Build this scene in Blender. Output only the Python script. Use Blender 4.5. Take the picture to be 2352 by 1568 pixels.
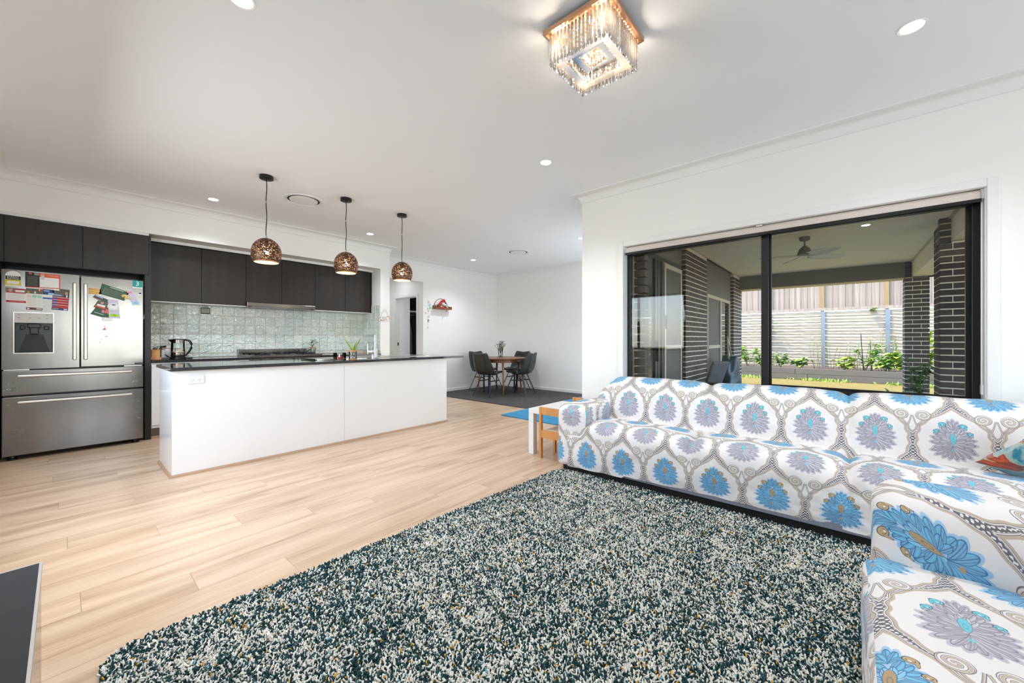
import bpy, math, random
import numpy as np
from mathutils import Vector, Matrix, Euler

random.seed(7)
rng = np.random.default_rng(7)
R = math.radians
PI = math.pi
scene = bpy.context.scene
COL = scene.collection
for o in list(bpy.data.objects):
    bpy.data.objects.remove(o, do_unlink=True)

# ------------------------------------------------------------------ camera, sky, sun, exposure
H, YAW, FPX, HOR = 1.14, R(40.68), 882.0, 779.0
cam = bpy.data.cameras.new('camera')
cam.sensor_fit = 'HORIZONTAL'
cam.sensor_width = 36.0
cam.lens = FPX / 2352 * 36.0
cam.shift_y = -(784 - HOR) / 2352
cam.clip_start = 0.05
cam.clip_end = 200
camo = bpy.data.objects.new('camera', cam)
COL.objects.link(camo)
camo.location = (0, 0, H)
camo.rotation_euler = (R(90), 0, YAW - R(90))
scene.camera = camo

scene.view_settings.view_transform = 'Standard'
scene.view_settings.look = 'None'
scene.view_settings.gamma = 1.0
scene.view_settings.use_curve_mapping = False
scene.view_settings.exposure = 0.74
cy = scene.cycles
cy.use_denoising = True
cy.max_bounces = 9
cy.diffuse_bounces = 5
cy.glossy_bounces = 4
cy.transmission_bounces = 8
cy.transparent_max_bounces = 12
cy.sample_clamp_indirect = 6.0
cy.caustics_reflective = False
cy.caustics_refractive = False

world = bpy.data.worlds.new('sky')
scene.world = world
world.use_nodes = True
wn = world.node_tree
wn.nodes.clear()
sky = wn.nodes.new('ShaderNodeTexSky')
sky.sky_type = 'NISHITA'
sky.sun_disc = False
SUN_DIR = Vector((-0.24, 0.40, 0.885)).normalized()      # towards the sun
sky.sun_elevation = math.asin(SUN_DIR.z)
sky.sun_rotation = math.atan2(SUN_DIR.x, SUN_DIR.y)
bg = wn.nodes.new('ShaderNodeBackground')
bg.inputs['Strength'].default_value = 0.72
wo = wn.nodes.new('ShaderNodeOutputWorld')
wn.links.new(sky.outputs[0], bg.inputs[0])
wn.links.new(bg.outputs[0], wo.inputs[0])

sun = bpy.data.lights.new('sun', 'SUN')
sun.energy = 3.5
sun.angle = R(0.6)
sun.color = (1.0, 0.95, 0.86)
suno = bpy.data.objects.new('sun', sun)
COL.objects.link(suno)
suno.rotation_euler = SUN_DIR.to_track_quat('Z', 'Y').to_euler()
suno.location = (10, 0, 8)

def area_light(name, loc, rot, sx, sy, power, color=(1, 1, 1)):
    l = bpy.data.lights.new(name, 'AREA')
    l.shape = 'RECTANGLE'
    l.size, l.size_y = sx, sy
    l.energy = power
    l.color = color
    o = bpy.data.objects.new(name, l)
    COL.objects.link(o)
    o.location = loc
    o.rotation_euler = rot
    return o
# daylight coming in through the glazing in the wall behind the camera
area_light('daylight_rear_window', (1.15, -3.92, 1.2), (R(70), 0, 0), 2.4, 2.2, 50, (0.83, 0.915, 1.0))
area_light('left_fill_light', (-0.52, 3.4, 1.5), (0, R(-62), 0), 1.2, 2.0, 26, (0.84, 0.92, 1.0))  # fill lamp added at an unseen, made-up window to brighten the left ceiling
area_light('daylight_dining_door', (5.85, 2.14, 1.2), (R(90), 0, 0), 1.7, 2.1, 20, (0.95, 0.975, 1.0))
DOWNLIGHT_W = 36.0
CHANDELIER_W = 15.0
PENDANT_W = 5.0

# ------------------------------------------------------------------ materials
def s2l(c):
    c = c / 255.0
    return c / 12.92 if c <= 0.04045 else ((c + 0.055) / 1.055) ** 2.4
def rgb(r, g, b):
    return (s2l(r), s2l(g), s2l(b), 1.0)

MATS = {}
def mat(name, col=(0.8, 0.8, 0.8, 1), rough=0.5, metal=0.0, noise=None, bump=None, spec=None, trans=0.0, emit=None, estr=0.0, coat=0.0, randv=0.0, aniso=0.0, sheen=0.0):
    """procedural principled material. noise=(scale vec, amount, detail) tints the colour; bump=(scale, strength, dist)."""
    m = bpy.data.materials.new(name)
    MATS[name] = m
    m.use_nodes = True
    nt = m.node_tree
    b = nt.nodes['Principled BSDF']
    b.inputs['Base Color'].default_value = col
    b.inputs['Roughness'].default_value = rough
    b.inputs['Metallic'].default_value = metal
    if spec is not None:
        b.inputs['Specular IOR Level'].default_value = spec
    b.inputs['Transmission Weight'].default_value = trans
    b.inputs['Coat Weight'].default_value = coat
    b.inputs['Sheen Weight'].default_value = sheen
    b.inputs['Anisotropic'].default_value = aniso
    if emit:
        b.inputs['Emission Color'].default_value = emit
        b.inputs['Emission Strength'].default_value = estr
    L = nt.links
    tc = None
    def coords(scale):
        nonlocal tc
        if tc is None:
            tc = nt.nodes.new('ShaderNodeTexCoord')
        mp = nt.nodes.new('ShaderNodeMapping')
        sc = scale if isinstance(scale, (tuple, list)) else (scale,) * 3
        mp.inputs['Scale'].default_value = sc
        L.new(tc.outputs['Object'], mp.inputs[0])
        return mp
    cur = None
    if noise:
        sc, amt, det = noise
        mp = coords(sc)
        n = nt.nodes.new('ShaderNodeTexNoise')
        n.inputs['Scale'].default_value = 1.0
        n.inputs['Detail'].default_value = det
        L.new(mp.outputs[0], n.inputs['Vector'])
        mr = nt.nodes.new('ShaderNodeMapRange')
        mr.inputs['From Min'].default_value = 0.25
        mr.inputs['From Max'].default_value = 0.75
        mr.inputs['To Min'].default_value = 1 - amt
        mr.inputs['To Max'].default_value = 1 + amt
        L.new(n.outputs[0], mr.inputs[0])
        hsv = nt.nodes.new('ShaderNodeHueSaturation')
        hsv.inputs['Color'].default_value = col
        L.new(mr.outputs[0], hsv.inputs['Value'])
        cur = hsv
    if randv:
        oi = nt.nodes.new('ShaderNodeObjectInfo')
        mr = nt.nodes.new('ShaderNodeMapRange')
        mr.inputs['To Min'].default_value = 1 - randv
        mr.inputs['To Max'].default_value = 1 + randv
        L.new(oi.outputs['Random'], mr.inputs[0])
        hsv = nt.nodes.new('ShaderNodeHueSaturation')
        hsv.inputs['Color'].default_value = col
        if cur:
            L.new(cur.outputs[0], hsv.inputs['Color'])
        L.new(mr.outputs[0], hsv.inputs['Value'])
        cur = hsv
    if cur:
        L.new(cur.outputs[0], b.inputs['Base Color'])
    if bump:
        sc, st, di = bump
        mp = coords(sc)
        n = nt.nodes.new('ShaderNodeTexNoise')
        n.inputs['Scale'].default_value = 1.0
        n.inputs['Detail'].default_value = 3.0
        L.new(mp.outputs[0], n.inputs['Vector'])
        bp = nt.nodes.new('ShaderNodeBump')
        bp.inputs['Strength'].default_value = st
        bp.inputs['Distance'].default_value = di
        L.new(n.outputs[0], bp.inputs['Height'])
        L.new(bp.outputs[0], b.inputs['Normal'])
    return m

def M(n):
    return MATS[n]

mat('wall_paint', rgb(247, 246, 243), 0.75, noise=(1.5, 0.01, 2))
mat('ceiling_paint', rgb(248, 249, 250), 0.9)
mat('trim_paint', rgb(242, 242, 240), 0.45)
mat('white_gloss', rgb(240, 240, 238), 0.16, noise=(2, 0.008, 2))
mat('white_plastic', rgb(240, 240, 238), 0.35)
mat('dark_cabinet', rgb(45, 39, 35), 0.42, noise=((22, 22, 0.9), 0.22, 5), spec=0.4)
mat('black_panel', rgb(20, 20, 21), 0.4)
mat('black_metal', rgb(16, 16, 17), 0.35)
mat('black_plastic', rgb(18, 18, 19), 0.3)
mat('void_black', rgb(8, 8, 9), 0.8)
mat('stone_black', rgb(44, 43, 43), 0.07, noise=(160, 0.25, 4), spec=0.7)
mat('steel', rgb(126, 122, 118), 0.2, metal=1.0, noise=((5, 5, 1.2), 0.10, 3), bump=((2.5, 2.5, 1.5), 0.10, 0.02))
mat('steel_bright', rgb(214, 210, 205), 0.25, metal=1.0)
mat('steel_handle', rgb(205, 198, 190), 0.28, metal=1.0)
mat('chrome', rgb(225, 228, 232), 0.08, metal=1.0)
mat('grout', rgb(226, 212, 192), 0.9)
mat('oak_trim', rgb(186, 154, 124), 0.5, noise=((2, 40, 40), 0.1, 3))
mat('concrete_slab', rgb(170, 168, 163), 0.8, noise=(4, 0.06, 4))
mat('alfresco_soffit', rgb(250, 244, 224), 0.8)
mat('alfresco_render', rgb(122, 116, 112), 0.8)
mat('cream_timber', rgb(214, 196, 160), 0.6)
mat('mortar', rgb(242, 230, 214), 0.9)
mat('brick_dark', rgb(78, 66, 60), 0.75, noise=(25, 0.15, 3), randv=0.2, bump=(90, 0.25, 0.004))
mat('paling', rgb(158, 138, 122), 0.85, noise=((18, 18, 1.6), 0.22, 4), randv=0.14)
mat('fence_post_wood', rgb(156, 128, 84), 0.85, noise=((18, 18, 1.5), 0.15, 4))
mat('sleeper_concrete', rgb(172, 156, 136), 0.85, noise=((14, 2.2, 16), 0.1, 5), randv=0.05, bump=((22, 4, 30), 0.6, 0.02))
mat('galvanised', rgb(150, 154, 156), 0.5, metal=0.6)
mat('bed_sleeper', rgb(112, 104, 98), 0.85, noise=((14, 1.6, 14), 0.12, 4))
mat('soil', rgb(86, 70, 54), 0.95, noise=(30, 0.3, 4))
mat('lawn', rgb(136, 118, 58), 0.95, noise=(9, 0.28, 6), bump=(70, 0.6, 0.03))
mat('leaf_bright', rgb(158, 196, 64), 0.55, noise=(30, 0.25, 2))
mat('leaf_mid', rgb(92, 138, 46), 0.5, noise=(30, 0.25, 2))
mat('leaf_dark', rgb(48, 80, 34), 0.5, noise=(30, 0.25, 2))
mat('leaf_yellow', rgb(150, 160, 50), 0.5, noise=(60, 0.2, 2))
mat('petal_yellow', rgb(232, 196, 40), 0.6)
mat('petal_red', rgb(200, 40, 34), 0.6)
mat('petal_mauve', rgb(122, 66, 96), 0.7, noise=(90, 0.3, 2))
mat('petal_pink', rgb(186, 140, 160), 0.7, noise=(90, 0.2, 2))
mat('stem_green', rgb(88, 116, 52), 0.6)
mat('terracotta_wood', rgb(206, 140, 96), 0.6, noise=(40, 0.1, 3))
mat('light_wood', rgb(206, 150, 92), 0.55, noise=((30, 3, 30), 0.1, 3))
mat('pine', rgb(214, 150, 84), 0.5, noise=((24, 24, 3), 0.1, 4))
mat('pine_pale', rgb(226, 212, 192), 0.6)
mat('walnut', rgb(134, 88, 58), 0.4, noise=((4, 30, 30), 0.14, 4))
mat('walnut_leg', rgb(164, 112, 76), 0.4, noise=((30, 30, 3), 0.12, 4))
mat('leather_dark', rgb(48, 53, 52), 0.42, noise=(9, 0.14, 4), bump=(260, 0.15, 0.002))
mat('leg_metal', rgb(44, 50, 58), 0.45, metal=0.4)
mat('carpet_dark', rgb(84, 82, 82), 0.98, noise=((40, 16, 40), 0.4, 5), bump=(190, 0.9, 0.01))
mat('rug_blue', rgb(66, 152, 200), 0.98, noise=((45, 6, 40), 0.34, 5), bump=(160, 0.9, 0.012))
mat('rug_backing', rgb(38, 66, 68), 0.98)
mat('grey_fabric', rgb(128, 130, 140), 0.95, noise=(240, 0.15, 2))
mat('tv_top', rgb(38, 37, 38), 0.8, noise=(26, 0.12, 5))
mat('tv_side', rgb(16, 18, 30), 0.12)
mat('tv_edge', rgb(190, 182, 174), 0.5)
mat('bronze_gold', rgb(226, 180, 146), 0.28, metal=1.0)
mat('gold_inner', rgb(244, 206, 130), 0.4, metal=0.2)
mat('cork', rgb(204, 146, 100), 0.8, noise=(90, 0.12, 3))
mat('wax_red', rgb(196, 30, 34), 0.3)
mat('blind_fabric', rgb(222, 212, 204), 0.8)
mat('screen_mesh', rgb(88, 84, 80), 0.6, noise=((3, 3, 1.2), 0.12, 3))
mat('frame_cream', rgb(196, 186, 170), 0.5)
mat('tarp_teal', rgb(28, 66, 82), 0.45, noise=(8, 0.3, 4))
mat('grey_plastic', rgb(112, 116, 122), 0.4)
mat('fan_white', rgb(244, 240, 228), 0.45)
mat('fan_grey', rgb(112, 104, 98), 0.5)
mat('paper_white', rgb(236, 234, 230), 0.6)
mat('downlight_glow', rgb(255, 255, 250), 0.5, emit=(1.0, 0.98, 0.94, 1), estr=12.0)
mat('led_glow', rgb(255, 240, 214), 0.5, emit=(1.0, 0.86, 0.66, 1), estr=3.0)
mat('bulb_glow', rgb(255, 244, 220), 0.5, emit=(1.0, 0.83, 0.56, 1), estr=40.0)
mat('flame_glow', rgb(255, 220, 150), 0.5, emit=(1.0, 0.72, 0.35, 1), estr=6.0)
mat('lcd', rgb(150, 160, 130), 0.3)
mat('cloth_olive', rgb(96, 98, 84), 0.95)
mat('cloth_black', rgb(22, 23, 26), 0.95)
mat('cloth_pale', rgb(150, 168, 172), 0.95)
mat('outlet_plastic', rgb(226, 226, 224), 0.35)
mat('navy_paint', rgb(30, 52, 92), 0.4)
mat('water_jar', (0.93, 0.97, 0.95, 1), 0.03, trans=0.95)
for n, c in dict(red=(206, 44, 40), orange=(226, 92, 48), yellow=(216, 196, 40), black=(24, 22, 22), white=(238, 236, 232), teal=(0, 146, 140),
                 green=(46, 92, 62), lime=(160, 216, 20), lilac=(206, 196, 218), pink=(226, 130, 170), sky=(156, 200, 230), navy=(34, 44, 104),
                 royal=(30, 84, 170), brown=(100, 60, 50), grey=(120, 116, 110), coral=(232, 110, 90), crimson=(190, 30, 50), mint=(150, 214, 190),
                 amber=(218, 158, 70), sand=(222, 196, 128), palegrey=(204, 202, 198), skin=(206, 150, 124), photo=(96, 92, 80), peach=(238, 200, 180)).items():
    mat('print_' + n, rgb(*c), 0.5)

def glass_mat(name, tint=(1, 1, 1, 1), refl=1.0):
    m = bpy.data.materials.new(name)
    MATS[name] = m
    m.use_nodes = True
    nt = m.node_tree
    nt.nodes.clear()
    out = nt.nodes.new('ShaderNodeOutputMaterial')
    tr = nt.nodes.new('ShaderNodeBsdfTransparent')
    tr.inputs[0].default_value = tint
    gl = nt.nodes.new('ShaderNodeBsdfGlossy')
    gl.inputs['Roughness'].default_value = 0.01
    fr = nt.nodes.new('ShaderNodeFresnel')
    fr.inputs['IOR'].default_value = 1.45
    mu = nt.nodes.new('ShaderNodeMath')
    mu.operation = 'MULTIPLY'
    mu.inputs[1].default_value = refl
    mx = nt.nodes.new('ShaderNodeMixShader')
    nt.links.new(fr.outputs[0], mu.inputs[0])
    nt.links.new(mu.outputs[0], mx.inputs[0])
    nt.links.new(tr.outputs[0], mx.inputs[1])
    nt.links.new(gl.outputs[0], mx.inputs[2])
    nt.links.new(mx.outputs[0], out.inputs[0])
    return m
def crystal_mat():
    m = bpy.data.materials.new('crystal'); MATS['crystal'] = m
    m.use_nodes = True
    nt = m.node_tree; nt.nodes.clear(); L = nt.links
    out = nt.nodes.new('ShaderNodeOutputMaterial')
    tr = nt.nodes.new('ShaderNodeBsdfTransparent'); tr.inputs[0].default_value = (1, .93, .86, 1)
    tl = nt.nodes.new('ShaderNodeBsdfTranslucent'); tl.inputs[0].default_value = (1, .88, .74, 1)
    gl = nt.nodes.new('ShaderNodeBsdfGlossy'); gl.inputs['Roughness'].default_value = 0.12
    a = nt.nodes.new('ShaderNodeMixShader'); a.inputs[0].default_value = 0.86
    b = nt.nodes.new('ShaderNodeMixShader'); b.inputs[0].default_value = 0.72
    L.new(tr.outputs[0], a.inputs[1]); L.new(tl.outputs[0], a.inputs[2])
    L.new(a.outputs[0], b.inputs[1]); L.new(gl.outputs[0], b.inputs[2])
    L.new(b.outputs[0], out.inputs[0])
crystal_mat()
glass_mat('window_glass', (0.96, 0.97, 0.965, 1), 0.7)
glass_mat('jar_glass', (0.96, 0.98, 0.97, 1), 1.0)
glass_mat('door_glass', (0.5, 0.5, 0.48, 1), 0.9)

# floor planks: grain runs along the plank, each plank its own tone
def plank_mat():
    m = mat('oak_plank', rgb(200, 168, 139), 0.3, spec=0.45)
    nt = m.node_tree
    b = nt.nodes['Principled BSDF']
    L = nt.links
    tc = nt.nodes.new('ShaderNodeTexCoord')
    oi = nt.nodes.new('ShaderNodeObjectInfo')
    off = nt.nodes.new('ShaderNodeVectorMath'); off.operation = 'ADD'
    sc0 = nt.nodes.new('ShaderNodeVectorMath'); sc0.operation = 'SCALE'
    comb = nt.nodes.new('ShaderNodeCombineXYZ')
    L.new(oi.outputs['Random'], comb.inputs[0]); L.new(oi.outputs['Random'], comb.inputs[1])
    L.new(comb.outputs[0], sc0.inputs[0]); sc0.inputs['Scale'].default_value = 37.0
    L.new(tc.outputs['Object'], off.inputs[0]); L.new(sc0.outputs[0], off.inputs[1])
    def nz(scale, det, dist):
        mp = nt.nodes.new('ShaderNodeMapping'); mp.inputs['Scale'].default_value = scale
        L.new(off.outputs[0], mp.inputs[0])
        n = nt.nodes.new('ShaderNodeTexNoise'); n.inputs['Scale'].default_value = 1; n.inputs['Detail'].default_value = det
        n.inputs['Distortion'].default_value = dist
        L.new(mp.outputs[0], n.inputs['Vector'])
        return n
    n1 = nz((1.1, 9.0, 1), 4, 0.6)
    n2 = nz((4.0, 90.0, 1), 3, 0.2)
    ad = nt.nodes.new('ShaderNodeMath'); ad.operation = 'MULTIPLY_ADD'
    L.new(n2.outputs[0], ad.inputs[0]); ad.inputs[1].default_value = 0.35; L.new(n1.outputs[0], ad.inputs[2])
    rp = nt.nodes.new('ShaderNodeValToRGB')
    e = rp.color_ramp.elements
    e[0].position = 0.40; e[0].color = rgb(164, 131, 103)
    e[1].position = 0.82; e[1].color = rgb(219, 192, 164)
    k = rp.color_ramp.elements.new(0.60); k.color = rgb(201, 171, 142)
    L.new(ad.outputs[0], rp.inputs[0])
    mr = nt.nodes.new('ShaderNodeMapRange'); mr.inputs['To Min'].default_value = 0.975; mr.inputs['To Max'].default_value = 1.03
    L.new(oi.outputs['Random'], mr.inputs[0])
    hsv = nt.nodes.new('ShaderNodeHueSaturation')
    L.new(rp.outputs[0], hsv.inputs['Color']); L.new(mr.outputs[0], hsv.inputs['Value'])
    L.new(hsv.outputs[0], b.inputs['Base Color'])
    return m
plank_mat()

# hand-made glazed tile: every tile its own tone and its own ripples
def tile_mat():
    m = mat('glazed_tile', rgb(192, 204, 196), 0.06, spec=0.7)
    nt = m.node_tree
    b = nt.nodes['Principled BSDF']
    L = nt.links
    geo = nt.nodes.new('ShaderNodeNewGeometry')
    oi = nt.nodes.new('ShaderNodeObjectInfo')
    rp = nt.nodes.new('ShaderNodeValToRGB')
    e = rp.color_ramp.elements
    e[0].color = rgb(214, 224, 217); e[1].color = rgb(234, 237, 229)
    L.new(oi.outputs['Random'], rp.inputs[0])
    L.new(rp.outputs[0], b.inputs['Base Color'])
    n = nt.nodes.new('ShaderNodeTexNoise'); n.inputs['Scale'].default_value = 21; n.inputs['Detail'].default_value = 2.5
    n.inputs['Distortion'].default_value = 0.8
    L.new(geo.outputs['Position'], n.inputs['Vector'])
    bp = nt.nodes.new('ShaderNodeBump'); bp.inputs['Strength'].default_value = 0.85; bp.inputs['Distance'].default_value = 0.03
    L.new(n.outputs[0], bp.inputs['Height']); L.new(bp.outputs[0], b.inputs['Normal'])
    L.new(bp.outputs[0], b.inputs['Coat Normal']); b.inputs['Coat Weight'].default_value = 0.8; b.inputs['Coat IOR'].default_value = 1.7; b.inputs['Coat Roughness'].default_value = 0.04
    return m
tile_mat()

# perforated bronze shade: metal between worm-shaped holes that let the bulb show through
def shade_mat():
    m = mat('pierced_bronze', rgb(70, 54, 44), 0.4, metal=0.6)
    nt = m.node_tree
    L = nt.links
    b = nt.nodes['Principled BSDF']
    out = nt.nodes['Material Output']
    tc = nt.nodes.new('ShaderNodeTexCoord')
    v = nt.nodes.new('ShaderNodeTexVoronoi'); v.inputs['Scale'].default_value = 78
    nz = nt.nodes.new('ShaderNodeTexNoise'); nz.inputs['Scale'].default_value = 60
    L.new(tc.outputs['Object'], nz.inputs['Vector'])
    mixv = nt.nodes.new('ShaderNodeMix'); mixv.data_type = 'VECTOR'
    mixv.inputs['Factor'].default_value = 0.02
    L.new(tc.outputs['Object'], mixv.inputs['A']); L.new(nz.outputs['Color'], mixv.inputs['B'])
    L.new(mixv.outputs['Result'], v.inputs['Vector'])
    th = nt.nodes.new('ShaderNodeMath'); th.operation = 'LESS_THAN'; th.inputs[1].default_value = 0.37
    L.new(v.outputs['Distance'], th.inputs[0])
    # solid collar at the rim and crown
    sep = nt.nodes.new('ShaderNodeSeparateXYZ'); L.new(tc.outputs['Object'], sep.inputs[0])
    lo = nt.nodes.new('ShaderNodeMath'); lo.operation = 'GREATER_THAN'; lo.inputs[1].default_value = -0.070
    hi = nt.nodes.new('ShaderNodeMath'); hi.operation = 'LESS_THAN'; hi.inputs[1].default_value = 0.138
    L.new(sep.outputs['Z'], lo.inputs[0]); L.new(sep.outputs['Z'], hi.inputs[0])
    a1 = nt.nodes.new('ShaderNodeMath'); a1.operation = 'MULTIPLY'; L.new(lo.outputs[0], a1.inputs[0]); L.new(hi.outputs[0], a1.inputs[1])
    a2 = nt.nodes.new('ShaderNodeMath'); a2.operation = 'MULTIPLY'; L.new(a1.outputs[0], a2.inputs[0]); L.new(th.outputs[0], a2.inputs[1])
    tr = nt.nodes.new('ShaderNodeBsdfTransparent')
    mx = nt.nodes.new('ShaderNodeMixShader')
    L.new(a2.outputs[0], mx.inputs[0]); L.new(b.outputs[0], mx.inputs[1]); L.new(tr.outputs[0], mx.inputs[2])
    L.new(mx.outputs[0], out.inputs[0])
    rp = nt.nodes.new('ShaderNodeValToRGB')
    rp.color_ramp.elements[0].color = rgb(30, 22, 18); rp.color_ramp.elements[1].color = rgb(120, 88, 68)
    L.new(v.outputs['Color'], rp.inputs[0]); L.new(rp.outputs[0], b.inputs['Base Color'])
    return m
shade_mat()

def attr_mat(name, attr, rough):
    m = mat(name, (0.5, 0.5, 0.5, 1), rough)
    nt = m.node_tree
    a = nt.nodes.new('ShaderNodeAttribute'); a.attribute_name = attr
    nt.links.new(a.outputs['Color'], nt.nodes['Principled BSDF'].inputs['Base Color'])
    return m
attr_mat('rug_pile', 'tuft', 0.95)

# ------------------------------------------------------------------ mesh helpers
class MB:
    def __init__(s):
        s.v, s.f, s.m = [], [], []
    def add(s, vs, fs, mi=0):
        o = len(s.v)
        s.v += [tuple(p) for p in vs]
        s.f += [tuple(o + i for i in f) for f in fs]
        s.m += [mi] * len(fs)
        return s
    def box(s, x0, x1, y0, y1, z0, z1, mi=0):
        return s.add([(x0, y0, z0), (x1, y0, z0), (x1, y1, z0), (x0, y1, z0), (x0, y0, z1), (x1, y0, z1), (x1, y1, z1), (x0, y1, z1)],
                     [(0, 3, 2, 1), (4, 5, 6, 7), (0, 1, 5, 4), (1, 2, 6, 5), (2, 3, 7, 6), (3, 0, 4, 7)], mi)
    def obox(s, c, hx, hy, hz, rot, mi=0):
        c = Vector(c)
        q = rot.to_matrix() if hasattr(rot, 'to_matrix') else rot
        vs = [c + q @ Vector((sx * hx, sy * hy, sz * hz)) for sz in (-1, 1) for sx, sy in ((-1, -1), (1, -1), (1, 1), (-1, 1))]
        return s.add(vs, [(0, 3, 2, 1), (4, 5, 6, 7), (0, 1, 5, 4), (1, 2, 6, 5), (2, 3, 7, 6), (3, 0, 4, 7)], mi)
    def lathe(s, prof, n=24, c=(0, 0, 0), mi=0, cap=True):
        vs, fs = [], []
        for r, z in prof:
            for i in range(n):
                a = 2 * PI * i / n
                vs.append((c[0] + r * math.cos(a), c[1] + r * math.sin(a), c[2] + z))
        for k in range(len(prof) - 1):
            for i in range(n):
                j = (i + 1) % n
                fs.append((k * n + i, k * n + j, (k + 1) * n + j, (k + 1) * n + i))
        if cap:
            fs.append(tuple(reversed(range(n))))
            fs.append(tuple(range((len(prof) - 1) * n, len(prof) * n)))
        return s.add(vs, fs, mi)
    def tube(s, pts, r, n=8, mi=0, radii=None):
        pts = [Vector(p) for p in pts]
        vs, fs = [], []
        up = Vector((0, 0, 1))
        for i, p in enumerate(pts):
            d = (pts[min(i + 1, len(pts) - 1)] - pts[max(i - 1, 0)]).normalized()
            u = d.cross(up)
            if u.length < 1e-3:
                u = d.cross(Vector((0, 1, 0)))
            u.normalize()
            w = u.cross(d)
            rr = radii[i] if radii else r
            for k in range(n):
                a = 2 * PI * k / n
                vs.append(p + (u * math.cos(a) + w * math.sin(a)) * rr)
        for i in range(len(pts) - 1):
            for k in range(n):
                j = (k + 1) % n
                fs.append((i * n + k, i * n + j, (i + 1) * n + j, (i + 1) * n + k))
        fs.append(tuple(reversed(range(n))))
        fs.append(tuple(range((len(pts) - 1) * n, len(pts) * n)))
        return s.add(vs, fs, mi)
    def bar(s, a, b, w, t, mi=0, side=None, taper=1.0):
        """flat bar from a to b, w wide along 'side', t thick"""
        a, b = Vector(a), Vector(b)
        d = (b - a).normalized()
        sd = Vector(side) if side else d.cross(Vector((0, 0, 1)))
        if sd.length < 1e-4:
            sd = Vector((1, 0, 0))
        sd = (sd - d * sd.dot(d)).normalized()
        n = d.cross(sd).normalized()
        vs = []
        for p, k in ((a, 1.0), (b, taper)):
            for x, y in ((-1, -1), (1, -1), (1, 1), (-1, 1)):
                vs.append(p + sd * x * w * k / 2 + n * y * t * k / 2)
        return s.add(vs, [(0, 3, 2, 1), (4, 5, 6, 7), (0, 1, 5, 4), (1, 2, 6, 5), (2, 3, 7, 6), (3, 0, 4, 7)], mi)
    def disc(s, c, r, n=24, mi=0, axis='z', ry=None):
        ry = ry or r
        vs = []
        for i in range(n):
            a = 2 * PI * i / n
            x, y = r * math.cos(a), ry * math.sin(a)
            vs.append((c[0] + x, c[1] + y, c[2]) if axis == 'z' else ((c[0] + x, c[1], c[2] + y) if axis == 'y' else (c[0], c[1] + x, c[2] + y)))
        return s.add(vs, [tuple(range(n))], mi)
    def grid(s, P, mi=0, closed_u=False):
        """P[i][j] points"""
        ni, nj = len(P), len(P[0])
        vs = [p for row in P for p in row]
        fs = []
        for i in range(ni - 1):
            for j in range(nj - 1):
                fs.append((i * nj + j, i * nj + j + 1, (i + 1) * nj + j + 1, (i + 1) * nj + j))
        return s.add(vs, fs, mi)
    def mesh(s, name, mats):
        me = bpy.data.meshes.new(name)
        me.from_pydata([tuple(v) for v in s.v], [], s.f)
        for mm in (mats if isinstance(mats, (list, tuple)) else [mats]):
            me.materials.append(M(mm))
        me.polygons.foreach_set('material_index', s.m)
        me.update()
        return me
    def build(s, name, mats, parent=None, smooth=False, bevel=0.0, world=False, seg=2, weld=False):
        if world and parent is not None:
            L = root_loc(parent)
            s.v = [(p[0] - L[0], p[1] - L[1], p[2] - L[2]) for p in s.v]
        me = s.mesh(name, mats)
        o = bpy.data.objects.new(name, me)
        COL.objects.link(o)
        if parent is not None:
            o.parent = parent
        if smooth:
            me.polygons.foreach_set('use_smooth', [True] * len(me.polygons))
            if smooth != 'all':
                try:
                    me.set_sharp_from_angle(angle=R(40))
                except Exception:
                    pass
        if bevel:
            b = o.modifiers.new('edge', 'BEVEL')
            b.width = bevel
            b.segments = seg
            b.limit_method = 'ANGLE'
        return o
def root_loc(o):
    L = Vector(o.location)
    while o.parent is not None:
        o = o.parent
        L = L + Vector(o.location)
    return L
def tag(o, label=None, cat=None, group=None, kind=None):
    if label: o['label'] = label
    if cat: o['category'] = cat
    if group: o['group'] = group
    if kind: o['kind'] = kind
    return o
def thing(name, label, cat, loc=(0, 0, 0), rz=0.0, group=None):
    o = bpy.data.objects.new(name, None)
    o.empty_display_size = 0.05
    COL.objects.link(o)
    o.location = loc
    o.rotation_euler = (0, 0, rz)
    return tag(o, label, cat, group)
def struct(name, mb, mats, parent=None, **k):
    o = mb.build(name, mats, parent, **k)
    if parent is None:
        o['kind'] = 'structure'
    return o
def place(name, me, loc, parent=None, rot=(0, 0, 0), scale=None):
    o = bpy.data.objects.new(name, me)
    COL.objects.link(o)
    o.location = loc
    o.rotation_euler = rot
    if scale: o.scale = scale
    if parent is not None: o.parent = parent
    return o
def dup(o, loc=None, rz=None, label=None, parent=None):
    c = o.copy()
    COL.objects.link(c)
    if parent is not None: c.parent = parent
    if loc is not None: c.location = loc
    if rz is not None: c.rotation_euler = (0, 0, rz)
    if label: c['label'] = label
    for ch in list(o.children):
        dup(ch, parent=c)
    return c
def text(body, size, matname, parent, loc, rot, name='lettering', align='CENTER', ext=0.0004, sx=1.0):
    c = bpy.data.curves.new(name, 'FONT')
    c.body = body
    c.size = size
    c.extrude = ext
    c.align_x = align
    c.align_y = 'CENTER'
    c.resolution_u = 2
    c.materials.append(M(matname))
    tmp = bpy.data.objects.new(name, c)
    me = bpy.data.meshes.new_from_object(tmp)
    bpy.data.objects.remove(tmp)
    bpy.data.curves.remove(c)
    me.name = name
    if not me.materials: me.materials.append(M(matname))
    o = bpy.data.objects.new(name, me)
    COL.objects.link(o)
    o.location = loc
    o.rotation_euler = rot
    o.scale = (sx, 1, 1)
    if parent is not None: o.parent = parent
    return o

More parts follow.
